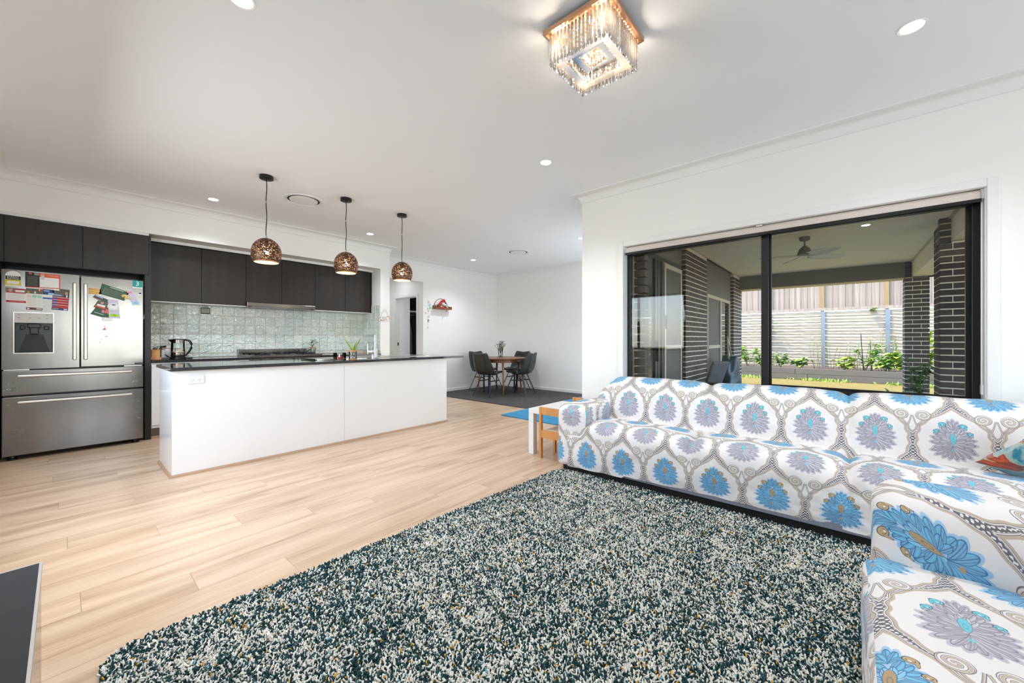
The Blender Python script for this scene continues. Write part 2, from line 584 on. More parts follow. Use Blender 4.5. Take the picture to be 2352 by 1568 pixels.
# ================================================================== STRUCTURE
CEIL = 2.74
XL, XW, XD = -0.44, 3.76, 6.985          # left wall, window wall, far dining wall (inner faces)
YR, YK, YD = -3.8, 5.98, 6.5            # rear wall, kitchen bulkhead, dining left wall
YB = 6.58                                 # tiled wall behind the bench

# floor with single planks (rows 195 mm, stagger as laid)
fl = struct('floor', MB().box(-0.7, 7.2, -4.0, 9.0, -0.12, -0.004), 'oak_trim')
PW, PL = 0.195, 1.375
def plank_mesh(L, W):
    g = 0.0004
    mb = MB()
    c = 0.0006
    x0, x1, y0, y1 = g, L - g, g, W - g
    mb.add([(x0, y0, -0.004), (x1, y0, -0.004), (x1, y1, -0.004), (x0, y1, -0.004),
            (x0, y0, -c), (x1, y0, -c), (x1, y1, -c), (x0, y1, -c),
            (x0 + c, y0 + c, 0), (x1 - c, y0 + c, 0), (x1 - c, y1 - c, 0), (x0 + c, y1 - c, 0)],
           [(0, 1, 5, 4), (1, 2, 6, 5), (2, 3, 7, 6), (3, 0, 4, 7), (4, 5, 9, 8), (5, 6, 10, 9), (6, 7, 11, 10), (7, 4, 8, 11), (8, 9, 10, 11)])
    return mb.mesh('plank', 'oak_plank')
FULL = plank_mesh(PL, PW)
k = -30
while True:
    y = 2.022 + PW * k
    if y > 7.75: break
    xa, xb = XL, (XW if y < 2.0 else XD)
    if y > 6.5: xa, xb = (XL, XD) if y < 6.55 else (3.9, 4.85)
    off = 0.75 - 0.353 * k
    x = off - PL * math.ceil((off - xa) / PL)
    while x < xb - 0.02:
        a, b = max(x, xa), min(x + PL, xb)
        if b - a > 0.05:
            me = FULL if (b - a) > PL - 1e-4 else plank_mesh(b - a, PW)
            place('plank', me, (a, y, 0), fl)
        x += PL
    k += 1
# bedroom floor beyond the hall door
struct('floor_bedroom', MB().box(4.86, 7.2, 6.55, 9.0, -0.004, 0.002), 'carpet_dark')

struct('ceiling', MB().box(-0.7, 7.2, -4.0, 2.2, CEIL, 2.9).box(-0.7, 7.2, 2.2, 9.0, CEIL, 2.9), 'ceiling_paint')
struct('roof', MB().box(-1.0, 11.62, -4.4, 9.4, 2.92, 3.02), 'alfresco_render')

struct('wall_left', MB().box(XL - 0.16, XL, -4.0, 2.4, 0, CEIL).box(XL - 0.16, XL, 4.4, 6.7, 0, CEIL).box(XL - 0.16, XL, 2.4, 4.4, 0, 0.9).box(XL - 0.16, XL, 2.4, 4.4, 2.1, CEIL), 'wall_paint')
struct('window_added', MB().box(-0.56, -0.50, 2.4, 2.45, 0.9, 2.1).box(-0.56, -0.50, 4.35, 4.4, 0.9, 2.1).box(-0.56, -0.50, 2.45, 4.35, 0.9, 0.95).box(-0.56, -0.50, 2.45, 4.35, 2.05, 2.1).box(-0.56, -0.50, 3.38, 3.42, 0.95, 2.05), 'black_metal')  # unseen window added only to carry the left fill lamp
rw = MB()
rw.box(XL - 0.16, -0.1, -4.0, YR, 0, CEIL).box(2.4, XW + 0.2, -4.0, YR, 0, CEIL).box(-0.1, 2.4, -4.0, YR, 2.3, CEIL).box(-0.1, 2.4, -4.0, YR, -0.1, 0.05)
struct('wall_rear', rw, 'wall_paint')
wk_h = struct('wall_kitchen_bulkhead', MB().box(XL - 0.1, 3.686, YK, YB, 2.345, CEIL), 'wall_paint')
wk_n = struct('wall_kitchen_nib', MB().box(3.511, 3.686, YK, YB, 0, 2.345), 'wall_paint')
wk = struct('wall_kitchen', MB().box(XL - 0.1, 3.95, YB, YB + 0.12, 0, CEIL), 'wall_paint')
MB().box(-0.40, 0.622, YK + 0.012, YK + 0.03, 2.318, 2.345).build('shadowline_trim', 'trim_paint', wk_h)
MB().box(0.64, 3.511, 6.235, 6.25, 2.312, 2.345).build('shadowline_trim', 'trim_paint', wk_h)
dl = MB()
dl.box(3.686, 3.95, YD, YD + 0.1, 0, CEIL).box(3.95, 4.774, YD, YD + 0.1, 2.31, CEIL).box(4.774, XD + 0.12, YD, YD + 0.1, 0, CEIL)
struct('wall_dining_left', dl, 'wall_paint')
struct('wall_dining_right', MB().box(XD, XD + 0.12, 2.2, 9.0, 0, CEIL), 'wall_paint')
hr = MB()
hr.box(4.774, 4.874, YD + 0.1, 6.716, 0, CEIL).box(4.774, 4.874, 7.5, 7.8, 0, CEIL).box(4.774, 4.874, 6.716, 7.5, 2.04, CEIL)
wh = struct('wall_hall_right', hr, 'wall_paint')
struct('wall_hall_end', MB().box(3.7, 4.774, 7.7, 7.8, 0, CEIL), 'wall_paint')
struct('wall_hall_left', MB().box(3.85, 3.95, YD + 0.1, 7.8, 0, CEIL), 'wall_paint')
# hall door opening: architrave, jambs, strike plate
ar = MB()
for xs in (4.756,):
    ar.box(xs, 4.774, 6.664, 6.716, 0, 2.092).box(xs, 4.774, 7.5, 7.556, 0, 2.092).box(xs, 4.774, 6.716, 7.5, 2.04, 2.092)
ar.box(4.774, 4.874, 6.716, 6.73, 0, 2.04).box(4.774, 4.874, 7.486, 7.5, 0, 2.04).box(4.774, 4.874, 6.73, 7.486, 2.026, 2.04)
d1 = struct('door_1', ar, 'trim_paint', bevel=0.003)
MB().box(4.81, 4.84, 7.482, 7.486, 1.0, 1.07).build('strike_plate', 'black_metal', d1)
# bedroom beyond: end wall and a dark built-in wardrobe
bw = MB()
bw.box(4.874, 5.58, 8.2, 8.3, 0, CEIL).box(5.58, 5.62, 8.2, 8.85, 0, CEIL).box(5.58, XD, 8.85, 8.95, 0, CEIL).box(5.62, XD, 8.2, 8.28, 2.32, CEIL)
struct('wall_bedroom', bw, 'wall_paint')
ward = thing('wardrobe', 'open dark wardrobe with hanging clothes seen through the hall doorway', 'wardrobe', (6.2, 8.55, 0.0))
MB().box(5.63, 6.97, 8.80, 8.84, 0.002, 2.30).box(5.625, 5.64, 8.3, 8.84, 0.002, 2.30).box(6.955, 6.97, 8.3, 8.84, 0.002, 2.30).build('carcass', 'void_black', ward, world=True)
MB().box(5.64, 6.955, 8.34, 8.80, 1.845, 1.87).build('top_shelf', 'white_plastic', ward, world=True)
MB().tube([(5.64, 8.55, 1.78), (6.955, 8.55, 1.78)], 0.012).build('rail', 'steel', ward, world=True)
def hang(name, label, x, w, z0, matname, y=8.55):
    P = []
    for i in range(9):
        u = i / 8
        z = 1.72 - (1.72 - z0) * u
        hw = w * (0.25 + 0.75 * min(1, u * 3.5)) * (1 + 0.15 * u)
        row = []
        for j in range(13):
            a = 2 * PI * j / 12
            row.append((x + 0.045 * (1 + .3 * u) * math.cos(a) * (1 + 0.25 * math.sin(3 * a + x * 9)), y + hw * math.sin(a), z))
        P.append(row)
    o = MB().grid(P).build(name, matname, None, smooth='all')
    tag(o, label, 'clothing', 'clothes in the hall wardrobe')
    MB().tube([(x, y, 1.72), (x, y, 1.79)], 0.004, 6).build('hanger_hook', 'chrome', o)
    return o
hang('hanging_coat', 'long olive grey coat hanging in the hall wardrobe', 5.74, 0.2, 0.55, 'cloth_olive', 8.5)
hang('hanging_jacket', 'black jacket hanging in the hall wardrobe beside the olive coat', 5.87, 0.2, 0.95, 'cloth_black', 8.5)
hang('hanging_shirt', 'pale blue grey shirt hanging behind the olive coat in the wardrobe', 5.80, 0.17, 1.05, 'cloth_pale', 8.62)

# cornice (90 mm cove) mitred round the room
def cove(path, closed=True):
    prof = [(0.0, 2.648), (0.012, 2.65)] + [(0.012 + 0.068 * (1 - math.cos(t)), 2.654 + 0.074 * math.sin(t)) for t in [i * PI / 2 / 6 for i in range(7)]] + [(0.092, 2.729), (0.092, CEIL)]
    # concave: curve bulges towards the wall/ceiling corner
    n = len(path)
    rows = []
    for i in range(n):
        p = Vector((*path[i], 0))
        a = Vector((*path[i - 1], 0)) if (closed or i > 0) else None
        b = Vector((*path[(i + 1) % n], 0)) if (closed or i < n - 1) else None
        d1_ = (p - a).normalized() if a is not None else (b - p).normalized()
        d2_ = (b - p).normalized() if b is not None else d1_
        n1 = Vector((d1_.y, -d1_.x, 0)); n2 = Vector((d2_.y, -d2_.x, 0))
        m_ = (n1 + n2)
        m_ = m_ / max(0.2, m_.dot(n1))
        rows.append([(p.x + m_.x * o_, p.y + m_.y * o_, z) for o_, z in prof])
    if closed: rows.append(rows[0])
    return MB().grid(rows)
struct('trim_1', cove([(XL, YR), (XL, YK), (3.686, YK), (3.686, YD), (XD, YD), (XD, 2.2), (XW, 2.2), (XW, YR)]), 'trim_paint', smooth=True)
struct('baseboard_dining_left', MB().box(4.83, XD, YD - 0.014, YD, 0, 0.068), 'trim_paint', bevel=0.004)
struct('baseboard_dining_right', MB().box(XD - 0.014, XD, 2.2, YD - 0.014, 0, 0.068), 'trim_paint', bevel=0.004)
struct('baseboard_window', MB().box(XW - 0.014, XW, -3.8, 2.2, 0, 0.068), 'trim_paint', bevel=0.004)
struct('baseboard_hall', MB().box(4.76, 4.774, YD, 6.66, 0, 0.068).box(4.774, 4.83, YD - 0.014, YD, 0, 0.068), 'trim_paint', bevel=0.004)

# splashback tiles (131 mm) on the rear wall and on the nib return
mb = MB()
s, b_, t_ = 0.0632, 0.0045, 0.008
vs = []
for hw, d in ((s, 0), (s, -t_ + 0.003), (s - b_, -t_)):
    vs += [(-hw, d, -hw), (hw, d, -hw), (hw, d, hw), (-hw, d, hw)]
mb.add(vs, [(0, 1, 5, 4), (1, 2, 6, 5), (2, 3, 7, 6), (3, 0, 4, 7), (4, 5, 9, 8), (5, 6, 10, 9), (6, 7, 11, 10), (7, 4, 8, 11), (8, 9, 10, 11)])
TILE = mb.mesh('tile', 'glazed_tile')
MB().box(0.64, 3.511, YB - 0.004, YB, 0.9, 1.63).build('grout_bed', 'grout', wk)
MB().box(3.507, 3.511, YK, YB, 0.9, 1.63).build('grout_bed', 'grout', wk_n)
for i in range(-8, 14):
    for j in range(6):
        cx = 1.700 + 0.131 * i + 0.0655
        cz = 0.948 + 0.13 * j + 0.065 - (0.0 if j else 0.0)
        x0 = max(0.64, cx - s)
        if cx + s < 0.66 or cx - s > 3.50: continue
        sc = 1.0
        px_ = cx
        if cx - s < 0.64:
            sc = (cx + s - 0.64) / (2 * s); px_ = (cx + s + 0.64) / 2
        if cx + s > 3.5065:
            sc = (3.5065 - cx + s) / (2 * s); px_ = (cx - s + 3.5065) / 2
        if sc < 0.1: continue
        zs = 1.0
        place('tile', TILE, (px_, YB - 0.004, cz), wk, (R(rng.normal(0, 0.55)), 0, R(rng.normal(0, 0.55))), (sc, 1, zs))
for i in range(5):
    for j in range(6):
        cyy = YK + 0.065 + 0.131 * i
        sc = 1.0
        if cyy + s > 6.572:
            sc = (6.572 - cyy + s) / (2 * s); cyy = (cyy - s + 6.572) / 2
        if sc < 0.1: continue
        place('tile', TILE, (3.507, cyy, 0.948 + 0.13 * j + 0.065), wk_n, (0, R(rng.normal(0, 0.3)), R(-90) + R(rng.normal(0, 0.4))), (sc, 1, 1))
# cut tiles of the bottom course, just above the bench
for i in range(-8, 14):
    cx = 1.700 + 0.131 * i + 0.0655
    if cx - s < 0.64 or cx + s > 3.507: continue
    place('tile', TILE, (cx, YB - 0.004, 0.925), wk, (0, 0, R(rng.normal(0, 0.4))), (1, 1, 0.3))

# ------------------------------------------------------------------ window wall
WY0, WY1, WZ0, WZ1 = -0.685, 1.712, 0.70, 2.095
ww = MB()
ww.box(XW, 3.98, -4.0, WY0, 0, CEIL).box(XW, 3.98, WY1, 2.09, 0, CEIL).box(XW, 3.98, WY0, WY1, 0, WZ0).box(XW, 3.98, WY0, WY1, WZ1, CEIL)
ww.box(XW, 4.9, 2.09, 2.2, 0, CEIL).box(4.9, 6.78, 2.09, 2.2, 2.36, CEIL).box(6.78, 8.42, 2.09, 2.2, 0, CEIL)
struct('wall_window', ww, 'wall_paint')
at = MB()
aw = 0.052
at.box(XW - 0.016, XW, WY0 - aw, WY0, WZ0 - 0.05, WZ1 + aw).box(XW - 0.016, XW, WY1, WY1 + aw, WZ0 - 0.05, WZ1 + aw).box(XW - 0.016, XW, WY0, WY1, WZ1, WZ1 + aw).box(XW - 0.03, XW, WY0, WY1, WZ0 - 0.06, WZ0)
struct('trim_2', at, 'trim_paint', bevel=0.004)
win = MB()
FX0, FX1 = 3.845, 3.905
win.box(FX0, FX1, WY0 + 0.008, WY0 + 0.045, WZ0, WZ1).box(FX0, FX1, WY1 - 0.04, WY1 - 0.004, WZ0, WZ1).box(FX0, FX1, WY0, WY1, 2.015, WZ1).box(FX0 - 0.01, FX1, WY0 + 0.008, WY1 - 0.004, WZ0, 0.742)
wi = struct('window_1', win, 'black_metal', bevel=0.003)
MB().box(FX0 - 0.004, FX0 + 0.03, 0.468, 0.52, 0.742, 2.015).box(FX0 + 0.032, FX1, 0.45, 0.50, 0.742, 2.015).build('mullion', 'black_metal', wi, bevel=0.003)
MB().box(FX0 + 0.034, FX1 - 0.004, WY0 + 0.045, WY0 + 0.066, 0.742, 2.015).box(FX0 + 0.034, FX1 - 0.004, WY0 + 0.066, 0.45, 0.742, 0.762).build('sliding_sash', 'black_metal', wi)
MB().box(3.884, 3.888, WY0 + 0.06, 0.46, 0.745, 2.012).build('pane', 'window_glass', wi)
MB().box(3.858, 3.862, 0.51, WY1 - 0.04, 0.742, 2.012).build('pane', 'window_glass', wi)
rv = MB().box(XW, FX0, WY0 - 0.0, WY0 + 0.006, WZ0, WZ1).box(XW, FX0, WY1 - 0.003, WY1, WZ0, WZ1).box(XW, FX0, WY0, WY1, WZ0 - 0.004, WZ0 + 0.004)
rv.build('window_reveal', 'trim_paint', wi)
bl = thing('roller_blind', 'cream roller blind wound up at the top of the living room window', 'blind', (3.80, 0.51, 2.06))
P = [[(3.80 + 0.027 * math.cos(a), y, 2.064 + 0.027 * math.sin(a)) for a in [2 * PI * i / 20 for i in range(21)]] for y in (WY0 + 0.02, WY1 - 0.02)]
MB().grid(P).box(3.774, 3.776, WY0 + 0.02, WY1 - 0.02, 2.03, 2.064).build('fabric_roll', 'blind_fabric', bl, world=True, smooth=True)
MB().box(3.767, 3.785, WY0 + 0.016, WY1 - 0.016, 2.008, 2.031).build('bottom_rail', 'black_metal', bl, world=True, bevel=0.003)
MB().box(3.78, 3.83, WY0 + 0.004, WY0 + 0.02, 2.03, 2.093).build('bracket', 'white_plastic', bl, world=True, bevel=0.004)
MB().box(3.78, 3.83, WY1 - 0.02, WY1 - 0.004, 2.03, 2.093).build('bracket', 'white_plastic', bl, world=True, bevel=0.004)
MB().tube([(3.782, WY0 + 0.013, 2.05), (3.782, WY0 + 0.013, 0.84)], 0.003, 6).tube([(3.80, WY0 + 0.013, 2.05), (3.80, WY0 + 0.013, 0.84)], 0.003, 6).build('chain', 'white_plastic', bl, world=True)
MB().box(3.774, 3.806, WY0 + 0.008, WY0 + 0.018, 0.79, 0.85).build('chain_tensioner', 'white_plastic', bl, world=True)
MB().box(3.768, 3.80, 0.50, 0.545, 2.083, 2.0955).build('centre_clip', 'steel_bright', bl, world=True)
rwin = MB().box(-0.1, 2.4, -3.94, -3.90, 2.24, 2.30).box(-0.1, 2.4, -3.94, -3.90, 0.05, 0.11)
for x in (-0.1, 0.70, 1.52, 2.34): rwin.box(x, x + 0.06, -3.94, -3.90, 0.05, 2.30)
struct('window_2', rwin, 'black_metal')

# ------------------------------------------------------------------ outside: alfresco, piers, fence, garden
struct('ground', MB().box(3.98, 30, -12, 12, -0.3, -0.1), 'lawn')
struct('floor_alfresco', MB().box(3.98, 11.5, -1.5, 2.09, -0.1, -0.06), 'concrete_slab')
SOF = 2.725
ca = struct('ceiling_alfresco', MB().box(3.98, 11.62, -1.5, 2.09, SOF + 0.012, SOF + 0.05), 'void_black')
xs_ = [3.98, 5.02, 7.40, 9.6, 11.22]
for i in range(4):
    MB().box(xs_[i] + 0.004, xs_[i + 1] - 0.004, -1.12, 1.98, SOF, SOF + 0.012).build('soffit_sheet', 'alfresco_soffit', ca)
MB().box(3.98, 11.2, 1.955, 1.98, SOF - 0.022, SOF).box(3.98, 11.2, -1.075, -1.05, SOF - 0.02, SOF).build('soffit_bead', 'frame_cream', ca, bevel=0.004)
bm_ = MB().box(11.2, 11.55, -1.30, 2.02, 2.40, SOF)
be = struct('trim_3', bm_, 'alfresco_render')
MB().box(11.19, 11.56, -0.96, 2.02, 2.386, 2.40).build('beam_lining', 'cream_timber', be)
MB().box(11.56, 11.60, -1.5, 2.6, 2.42, 2.55).build('gutter', 'black_metal', be)
struct('trim_4', MB().box(3.98, 7.5, -1.36, -1.075, 2.42, SOF).box(7.93, 11.2, -1.36, -1.075, 2.41, SOF).box(7.5, 7.93, -1.36, -1.085, 2.425, SOF), 'alfresco_soffit')

BR = MB()
def brick_mesh(L, W=0.11, Hh=0.076):
    c = 0.003
    mb = MB()
    vs = []
    mb.box(c, L - c, c, W - c, c, Hh - c)
    x0, x1, y0, y1, z0, z1 = 0, L, 0, W, 0, Hh
    return MB().add([(x0 + c, y0, z0 + c), (x1 - c, y0, z0 + c), (x1 - c, y0, z1 - c), (x0 + c, y0, z1 - c),
                     (x0, y0 + c, z0 + c), (x1, y0 + c, z0 + c), (x1, y0 + c, z1 - c), (x0, y0 + c, z1 - c),
                     (x0, y1, z0 + c), (x1, y1, z0 + c), (x1, y1, z1 - c), (x0, y1, z1 - c)],
                    [(0, 1, 2, 3), (0, 4, 5, 1), (1, 5, 6, 2), (2, 6, 7, 3), (3, 7, 4, 0), (4, 8, 9, 5), (5, 9, 10, 6), (6, 10, 11, 7), (7, 11, 8, 4), (8, 11, 10, 9)]).mesh('brick', 'brick_dark')
BMESH = {}
def bricks_run(parent, start, direction, length, z0, z1, first_half, top_cut=None):
    """courses of bricks; face lies along 'direction' (+x,-y ...), outer face towards the left-hand normal"""
    d = Vector(direction)
    ang = math.atan2(d.y, d.x)
    n = 0
    z = z0
    k = 0
    while z + 0.07 < z1:
        p = 0.0
        half = (k % 2 == 0) == first_half
        while p < length - 0.02:
            L = 0.11 if (p == 0 and half) else 0.23
            L = min(L, length - p)
            key = round(L, 3)
            if key not in BMESH: BMESH[key] = brick_mesh(L)
            q = Vector(start) + d * p
            place('brick', BMESH[key], (q.x, q.y, z + rng.normal(0, 0.0006)), parent, (0, 0, ang))
            p += L + 0.01
            n += 1
        z += 0.086
        k += 1
    return n
# piers: (name, core box, runs). outer brick faces at the listed lines, mortar core set back
def pier(name, core, runs, zt):
    mb = MB().box(*core)
    o = struct(name, mb, 'mortar')
    for st, d, ln, hf, z1 in runs:
        bricks_run(o, st, d, ln, -0.095, z1, hf)
    return o
# wall piece between the two dining-side openings, faces -y at y=1.98
pier('wall_brick_near', (6.775, 8.095, 1.984, 2.088, -0.1, SOF), [((6.77, 1.98, 0), (1, 0, 0), 1.33, True, SOF)], SOF)
pier('wall_brick_far', (10.505, 11.455, 1.984, 2.3, -0.1, SOF), [((10.5, 1.98, 0), (1, 0, 0), 0.96, False, SOF), ((10.5, 2.22, 0), (0, -1, 0), 0.125, True, SOF)], SOF)
pier('pillar_near', (7.504, 7.926, -1.50, -0.979, -0.1, 2.41), [((7.5, -0.975, 0), (0, -1, 0), 0.59, True, 2.42), ((7.93, -0.975, 0), (-1, 0, 0), 0.315, True, SOF)], SOF)
pier('pillar_far', (11.204, 11.55, -1.30, -0.975, -0.1, 2.39), [((11.2, -0.971, 0), (0, -1, 0), 0.35, True, 2.40), ((11.56, -0.971, 0), (-1, 0, 0), 0.245, True, 2.40)], SOF)
# upstands of brick beside the beams
for nm, xx in (('pillar_near', 7.5), ('pillar_far', 11.2)):
    p_ = bpy.data.objects[nm]
    MB().box(xx + 0.004, xx + 0.34, -1.08, -0.979, 2.39, SOF - 0.004).build('mortar_core', 'mortar', p_)
    z = 2.399 if xx < 8 else 2.399
    for kk in range(4):
        zz = 2.399 + 0.086 * kk
        if zz + 0.076 > SOF + 0.02: break
        key = 0.105
        if key not in BMESH: BMESH[key] = brick_mesh(key)
        place('brick', BMESH[key], (xx, -0.972, zz), p_, (0, 0, R(-90)))
# brick reveal at the left of the window (seen edge-on through the glass)
rb = struct('trim_5', MB().box(3.984, 4.09, 1.70, 1.97, -0.1, SOF), 'mortar')
bricks_run(rb, (4.094, 1.69, 0), (-1, 0, 0), 0.11, 0.6, 2.2, False)

# stacker door of the dining room and window of the far room, both behind the alfresco
Y1 = 2.09
dd = MB()
dd.box(4.9, 6.78, 2.03, 2.09, 2.30, 2.36).box(4.9, 4.96, 2.03, 2.09, -0.06, 2.30).box(6.70, 6.78, 2.03, 2.09, -0.06, 2.30).box(4.9, 6.78, 2.03, 2.09, -0.06, -0.02)
d2 = struct('door_2', dd, 'black_metal', bevel=0.004)
MB().box(5.53, 5.60, 2.035, 2.07, -0.02, 2.30).box(5.66, 5.74, 2.045, 2.08, -0.02, 2.30).box(5.80, 5.87, 2.035, 2.07, -0.02, 2.30).build('stile', 'black_metal', d2, bevel=0.003)
MB().box(4.96, 5.53, 2.060, 2.066, -0.02, 2.30).build('pane', 'door_glass', d2)
MB().box(5.56, 5.60, 2.0, 2.035, 0.82, 1.12).build('pull_handle', 'black_metal', d2, bevel=0.004)
sd = struct('door_3', MB().box(5.88, 5.94, 2.02, 2.045, -0.02, 2.29).box(6.64, 6.70, 2.02, 2.045, -0.02, 2.29).box(5.94, 6.64, 2.02, 2.045, 2.22, 2.29).box(5.94, 6.64, 2.02, 2.045, 0.99, 1.05).box(5.94, 6.64, 2.02, 2.045, -0.02, 0.06), 'frame_cream', bevel=0.004)
MB().box(5.94, 6.64, 2.034, 2.038, 0.06, 2.22).build('screen', 'screen_mesh', sd)
MB().box(5.895, 5.925, 2.0, 2.02, 1.30, 1.50).build('latch', 'black_metal', sd, bevel=0.004)
struct('wall_infill', MB().box(4.09, 6.77, 2.05, 2.09, 2.36, SOF).box(4.09, 4.9, 2.0, 2.09, -0.1, SOF).box(8.10, 10.5, 2.05, 2.2, 2.06, SOF).box(8.10, 8.42, 2.05, 2.2, -0.1, 2.06), 'alfresco_render')
w3 = struct('window_3', MB().box(8.42, 10.5, 2.05, 2.10, 1.99, 2.06).box(8.42, 8.48, 2.05, 2.1, -0.06, 1.99).box(10.40, 10.5, 2.05, 2.1, -0.06, 1.99).box(9.42, 9.52, 2.03, 2.08, -0.06, 1.99).box(8.48, 9.42, 2.04, 2.07, 0.95, 1.02), 'frame_cream', bevel=0.004)
MB().box(8.48, 9.42, 2.055, 2.06, -0.06, 0.95).box(8.48, 9.42, 2.055, 2.06, 1.02, 1.99).build('screen', 'screen_mesh', w3)
MB().box(9.52, 10.40, 2.075, 2.081, -0.06, 1.99).build('pane', 'door_glass', w3)
struct('wall_far_room', MB().box(8.0, 11.5, 2.6, 2.7, -0.1, SOF), 'alfresco_render')

# downlight and ceiling fan under the alfresco roof
def downlight(x, y, z, label, group='round white downlights', glow=True, power=None, r=0.05):
    t = thing('downlight', label, 'light', (x, y, z), 0, group)
    mb = MB().lathe([(r * 0.86, -0.0015), (r * 1.12, -0.004), (r * 1.16, -0.0025), (r * 1.16, 0.0)], 28, cap=False)
    mb.build('rim', 'white_plastic', t, smooth=True)
    MB().disc((0, 0, -0.0025), r * 0.9, 28).build('diffuser', 'downlight_glow' if glow else 'white_plastic', t)
    if power:
        l = bpy.data.lights.new('downlight_lamp', 'SPOT')
        l.energy = power
        l.spot_size = R(128)
        l.spot_blend = 0.8
        l.shadow_soft_size = r
        l.color = (0.87, 0.94, 1.0)
        o = bpy.data.objects.new('downlight_lamp', l)
        COL.objects.link(o)
        o.parent = t
        o.location = (0, 0, -0.02)
    return t
downlight(7.25, -0.25, SOF, 'small round downlight in the alfresco ceiling beside the fan', None, True)
FX, FY = 7.475, 0.441
fan = thing('ceiling_fan', 'grey ceiling fan with four pale blades under the alfresco roof', 'fan', (FX, FY, SOF))
MB().lathe([(0.02, 0), (0.068, 0.0), (0.07, -0.012), (0.066, -0.05), (0.05, -0.062), (0.012, -0.064)], 28).build('canopy', 'fan_grey', fan, smooth=True)
MB().lathe([(0.011, -0.06), (0.011, -0.14)], 14).build('rod', 'fan_grey', fan, smooth=True)
MB().lathe([(0.013, -0.132), (0.03, -0.145), (0.046, -0.165), (0.062, -0.175), (0.085, -0.225), (0.096, -0.262), (0.098, -0.275), (0.05, -0.285), (0.01, -0.286)], 28).build('motor', 'fan_grey', fan, smooth=True)
for ang in (30, 112, 224, 308):
    P = []
    for i in range(12):
        u = i / 11
        rr = 0.07 + 0.54 * u
        w = (0.055 + 0.03 * math.sin(PI * min(1, u * 1.2))) * (1 if u < 0.86 else math.sqrt(max(0.03, 1 - ((u - 0.86) / 0.145) ** 2)))
        tw = R(-24 + 9 * u)
        P.append([(rr, (v - 0.5) * 2 * w * math.cos(tw), -0.290 + (v - 0.5) * 2 * w * math.sin(tw) - 0.012 * u + 0.012 * (1 - (2 * v - 1) ** 2)) for v in [j / 6 for j in range(7)]])
    b = MB().grid(P).build('blade', 'fan_white', fan, smooth='all')
    b.rotation_euler = (0, 0, R(ang))
    so = b.modifiers.new('thick', 'SOLIDIFY'); so.thickness = 0.005

# retaining wall of concrete sleepers between galvanised posts, timber fence above
FXW = 16.7
rwall = thing('retaining_wall', 'retaining wall of pale concrete sleepers behind the garden bed', 'wall', (FXW, 0, -0.1))
posts_y = [-4.2, -2.64, -1.08, 0.486, 2.0, 3.55, 5.1]
SLE = {}
for a, b in zip(posts_y[:-1], posts_y[1:]):
    L = b - a - 0.05
    key = round(L, 2)
    if key not in SLE:
        nseg = 14
        P = []
        for (dx, dz) in ((0.07, 0.008), (0.018, 0.008), (0.004, 0.018), (-0.004, 0.05), (0.004, 0.1), (-0.003, 0.15), (0.002, 0.180), (0.018, 0.192), (0.07, 0.192)):
            P.append([(dx + rng.normal(0, 0.0025), L * i / nseg, dz) for i in range(nseg + 1)])
        SLE[key] = MB().grid(P).mesh('sleeper', 'sleeper_concrete')
    for kk in range(11):
        place('sleeper', SLE[key], (0, a + 0.025, -0.02 + 0.2 * kk), rwall)
GP = MB().box(-0.035, 0.06, -0.05, 0.05, 0, 2.22).box(-0.045, -0.03, -0.06, 0.06, 0, 2.22).mesh('post', 'galvanised')
for y in posts_y:
    place('post', GP, (0, y, 0), rwall, scale=(1, 0.9, 0.98))
fence = thing('paling_fence', 'weathered timber paling fence standing on top of the retaining wall', 'fence', (FXW + 0.05, 0, 2.1))
PAL = [MB().box(0, 0.018, 0, w, 0, 1.75).mesh('paling', 'paling') for w in (0.10, 0.085, 0.07)]
y = -4.2
kk = 0
while y < 5.1:
    i = int(rng.integers(0, 3))
    w = (0.10, 0.085, 0.07)[i]
    place('paling', PAL[i], ((kk % 2) * 0.014 + rng.normal(0, 0.003), y, 0.07 + rng.normal(0, 0.004)), fence, (0, 0, R(rng.normal(0, 0.6))))
    y += w - 0.004 + abs(rng.normal(0, 0.002))
    kk += 1
FP = MB().box(-0.03, 0.0, -0.052, 0.052, -0.02, 1.8).mesh('fence_post', 'fence_post_wood')
for y in (-2.64, -1.08, 0.486, 2.0, 3.55):
    place('fence_post', FP, (-0.02, y + 0.02, 0), fence)
MB().box(-0.07, -0.02, -4.2, 5.1, 0.0, 0.10).box(-0.02, 0.03, -4.2, 5.1, 0.0, 0.07).build('base_rail', 'paling', fence)

bedg = thing('garden_bed', 'raised garden bed edged with two courses of grey sleepers', 'garden bed', (14.7, 0, -0.1))
for j in range(2):
    for a, b in ((-4.0, -1.6), (-1.6, 0.8), (0.8, 3.2), (3.2, 5.4)):
        MB().box(0, 0.06, a + 0.004 + 0.3 * j, b - 0.004 + 0.3 * j, 0.005 + 0.175 * j, 0.175 + 0.175 * j).build('sleeper', 'bed_sleeper', bedg, bevel=0.006)
MB().box(0.06, 1.95, -4.2, 5.4, 0.0, 0.31).build('soil', 'soil', bedg)

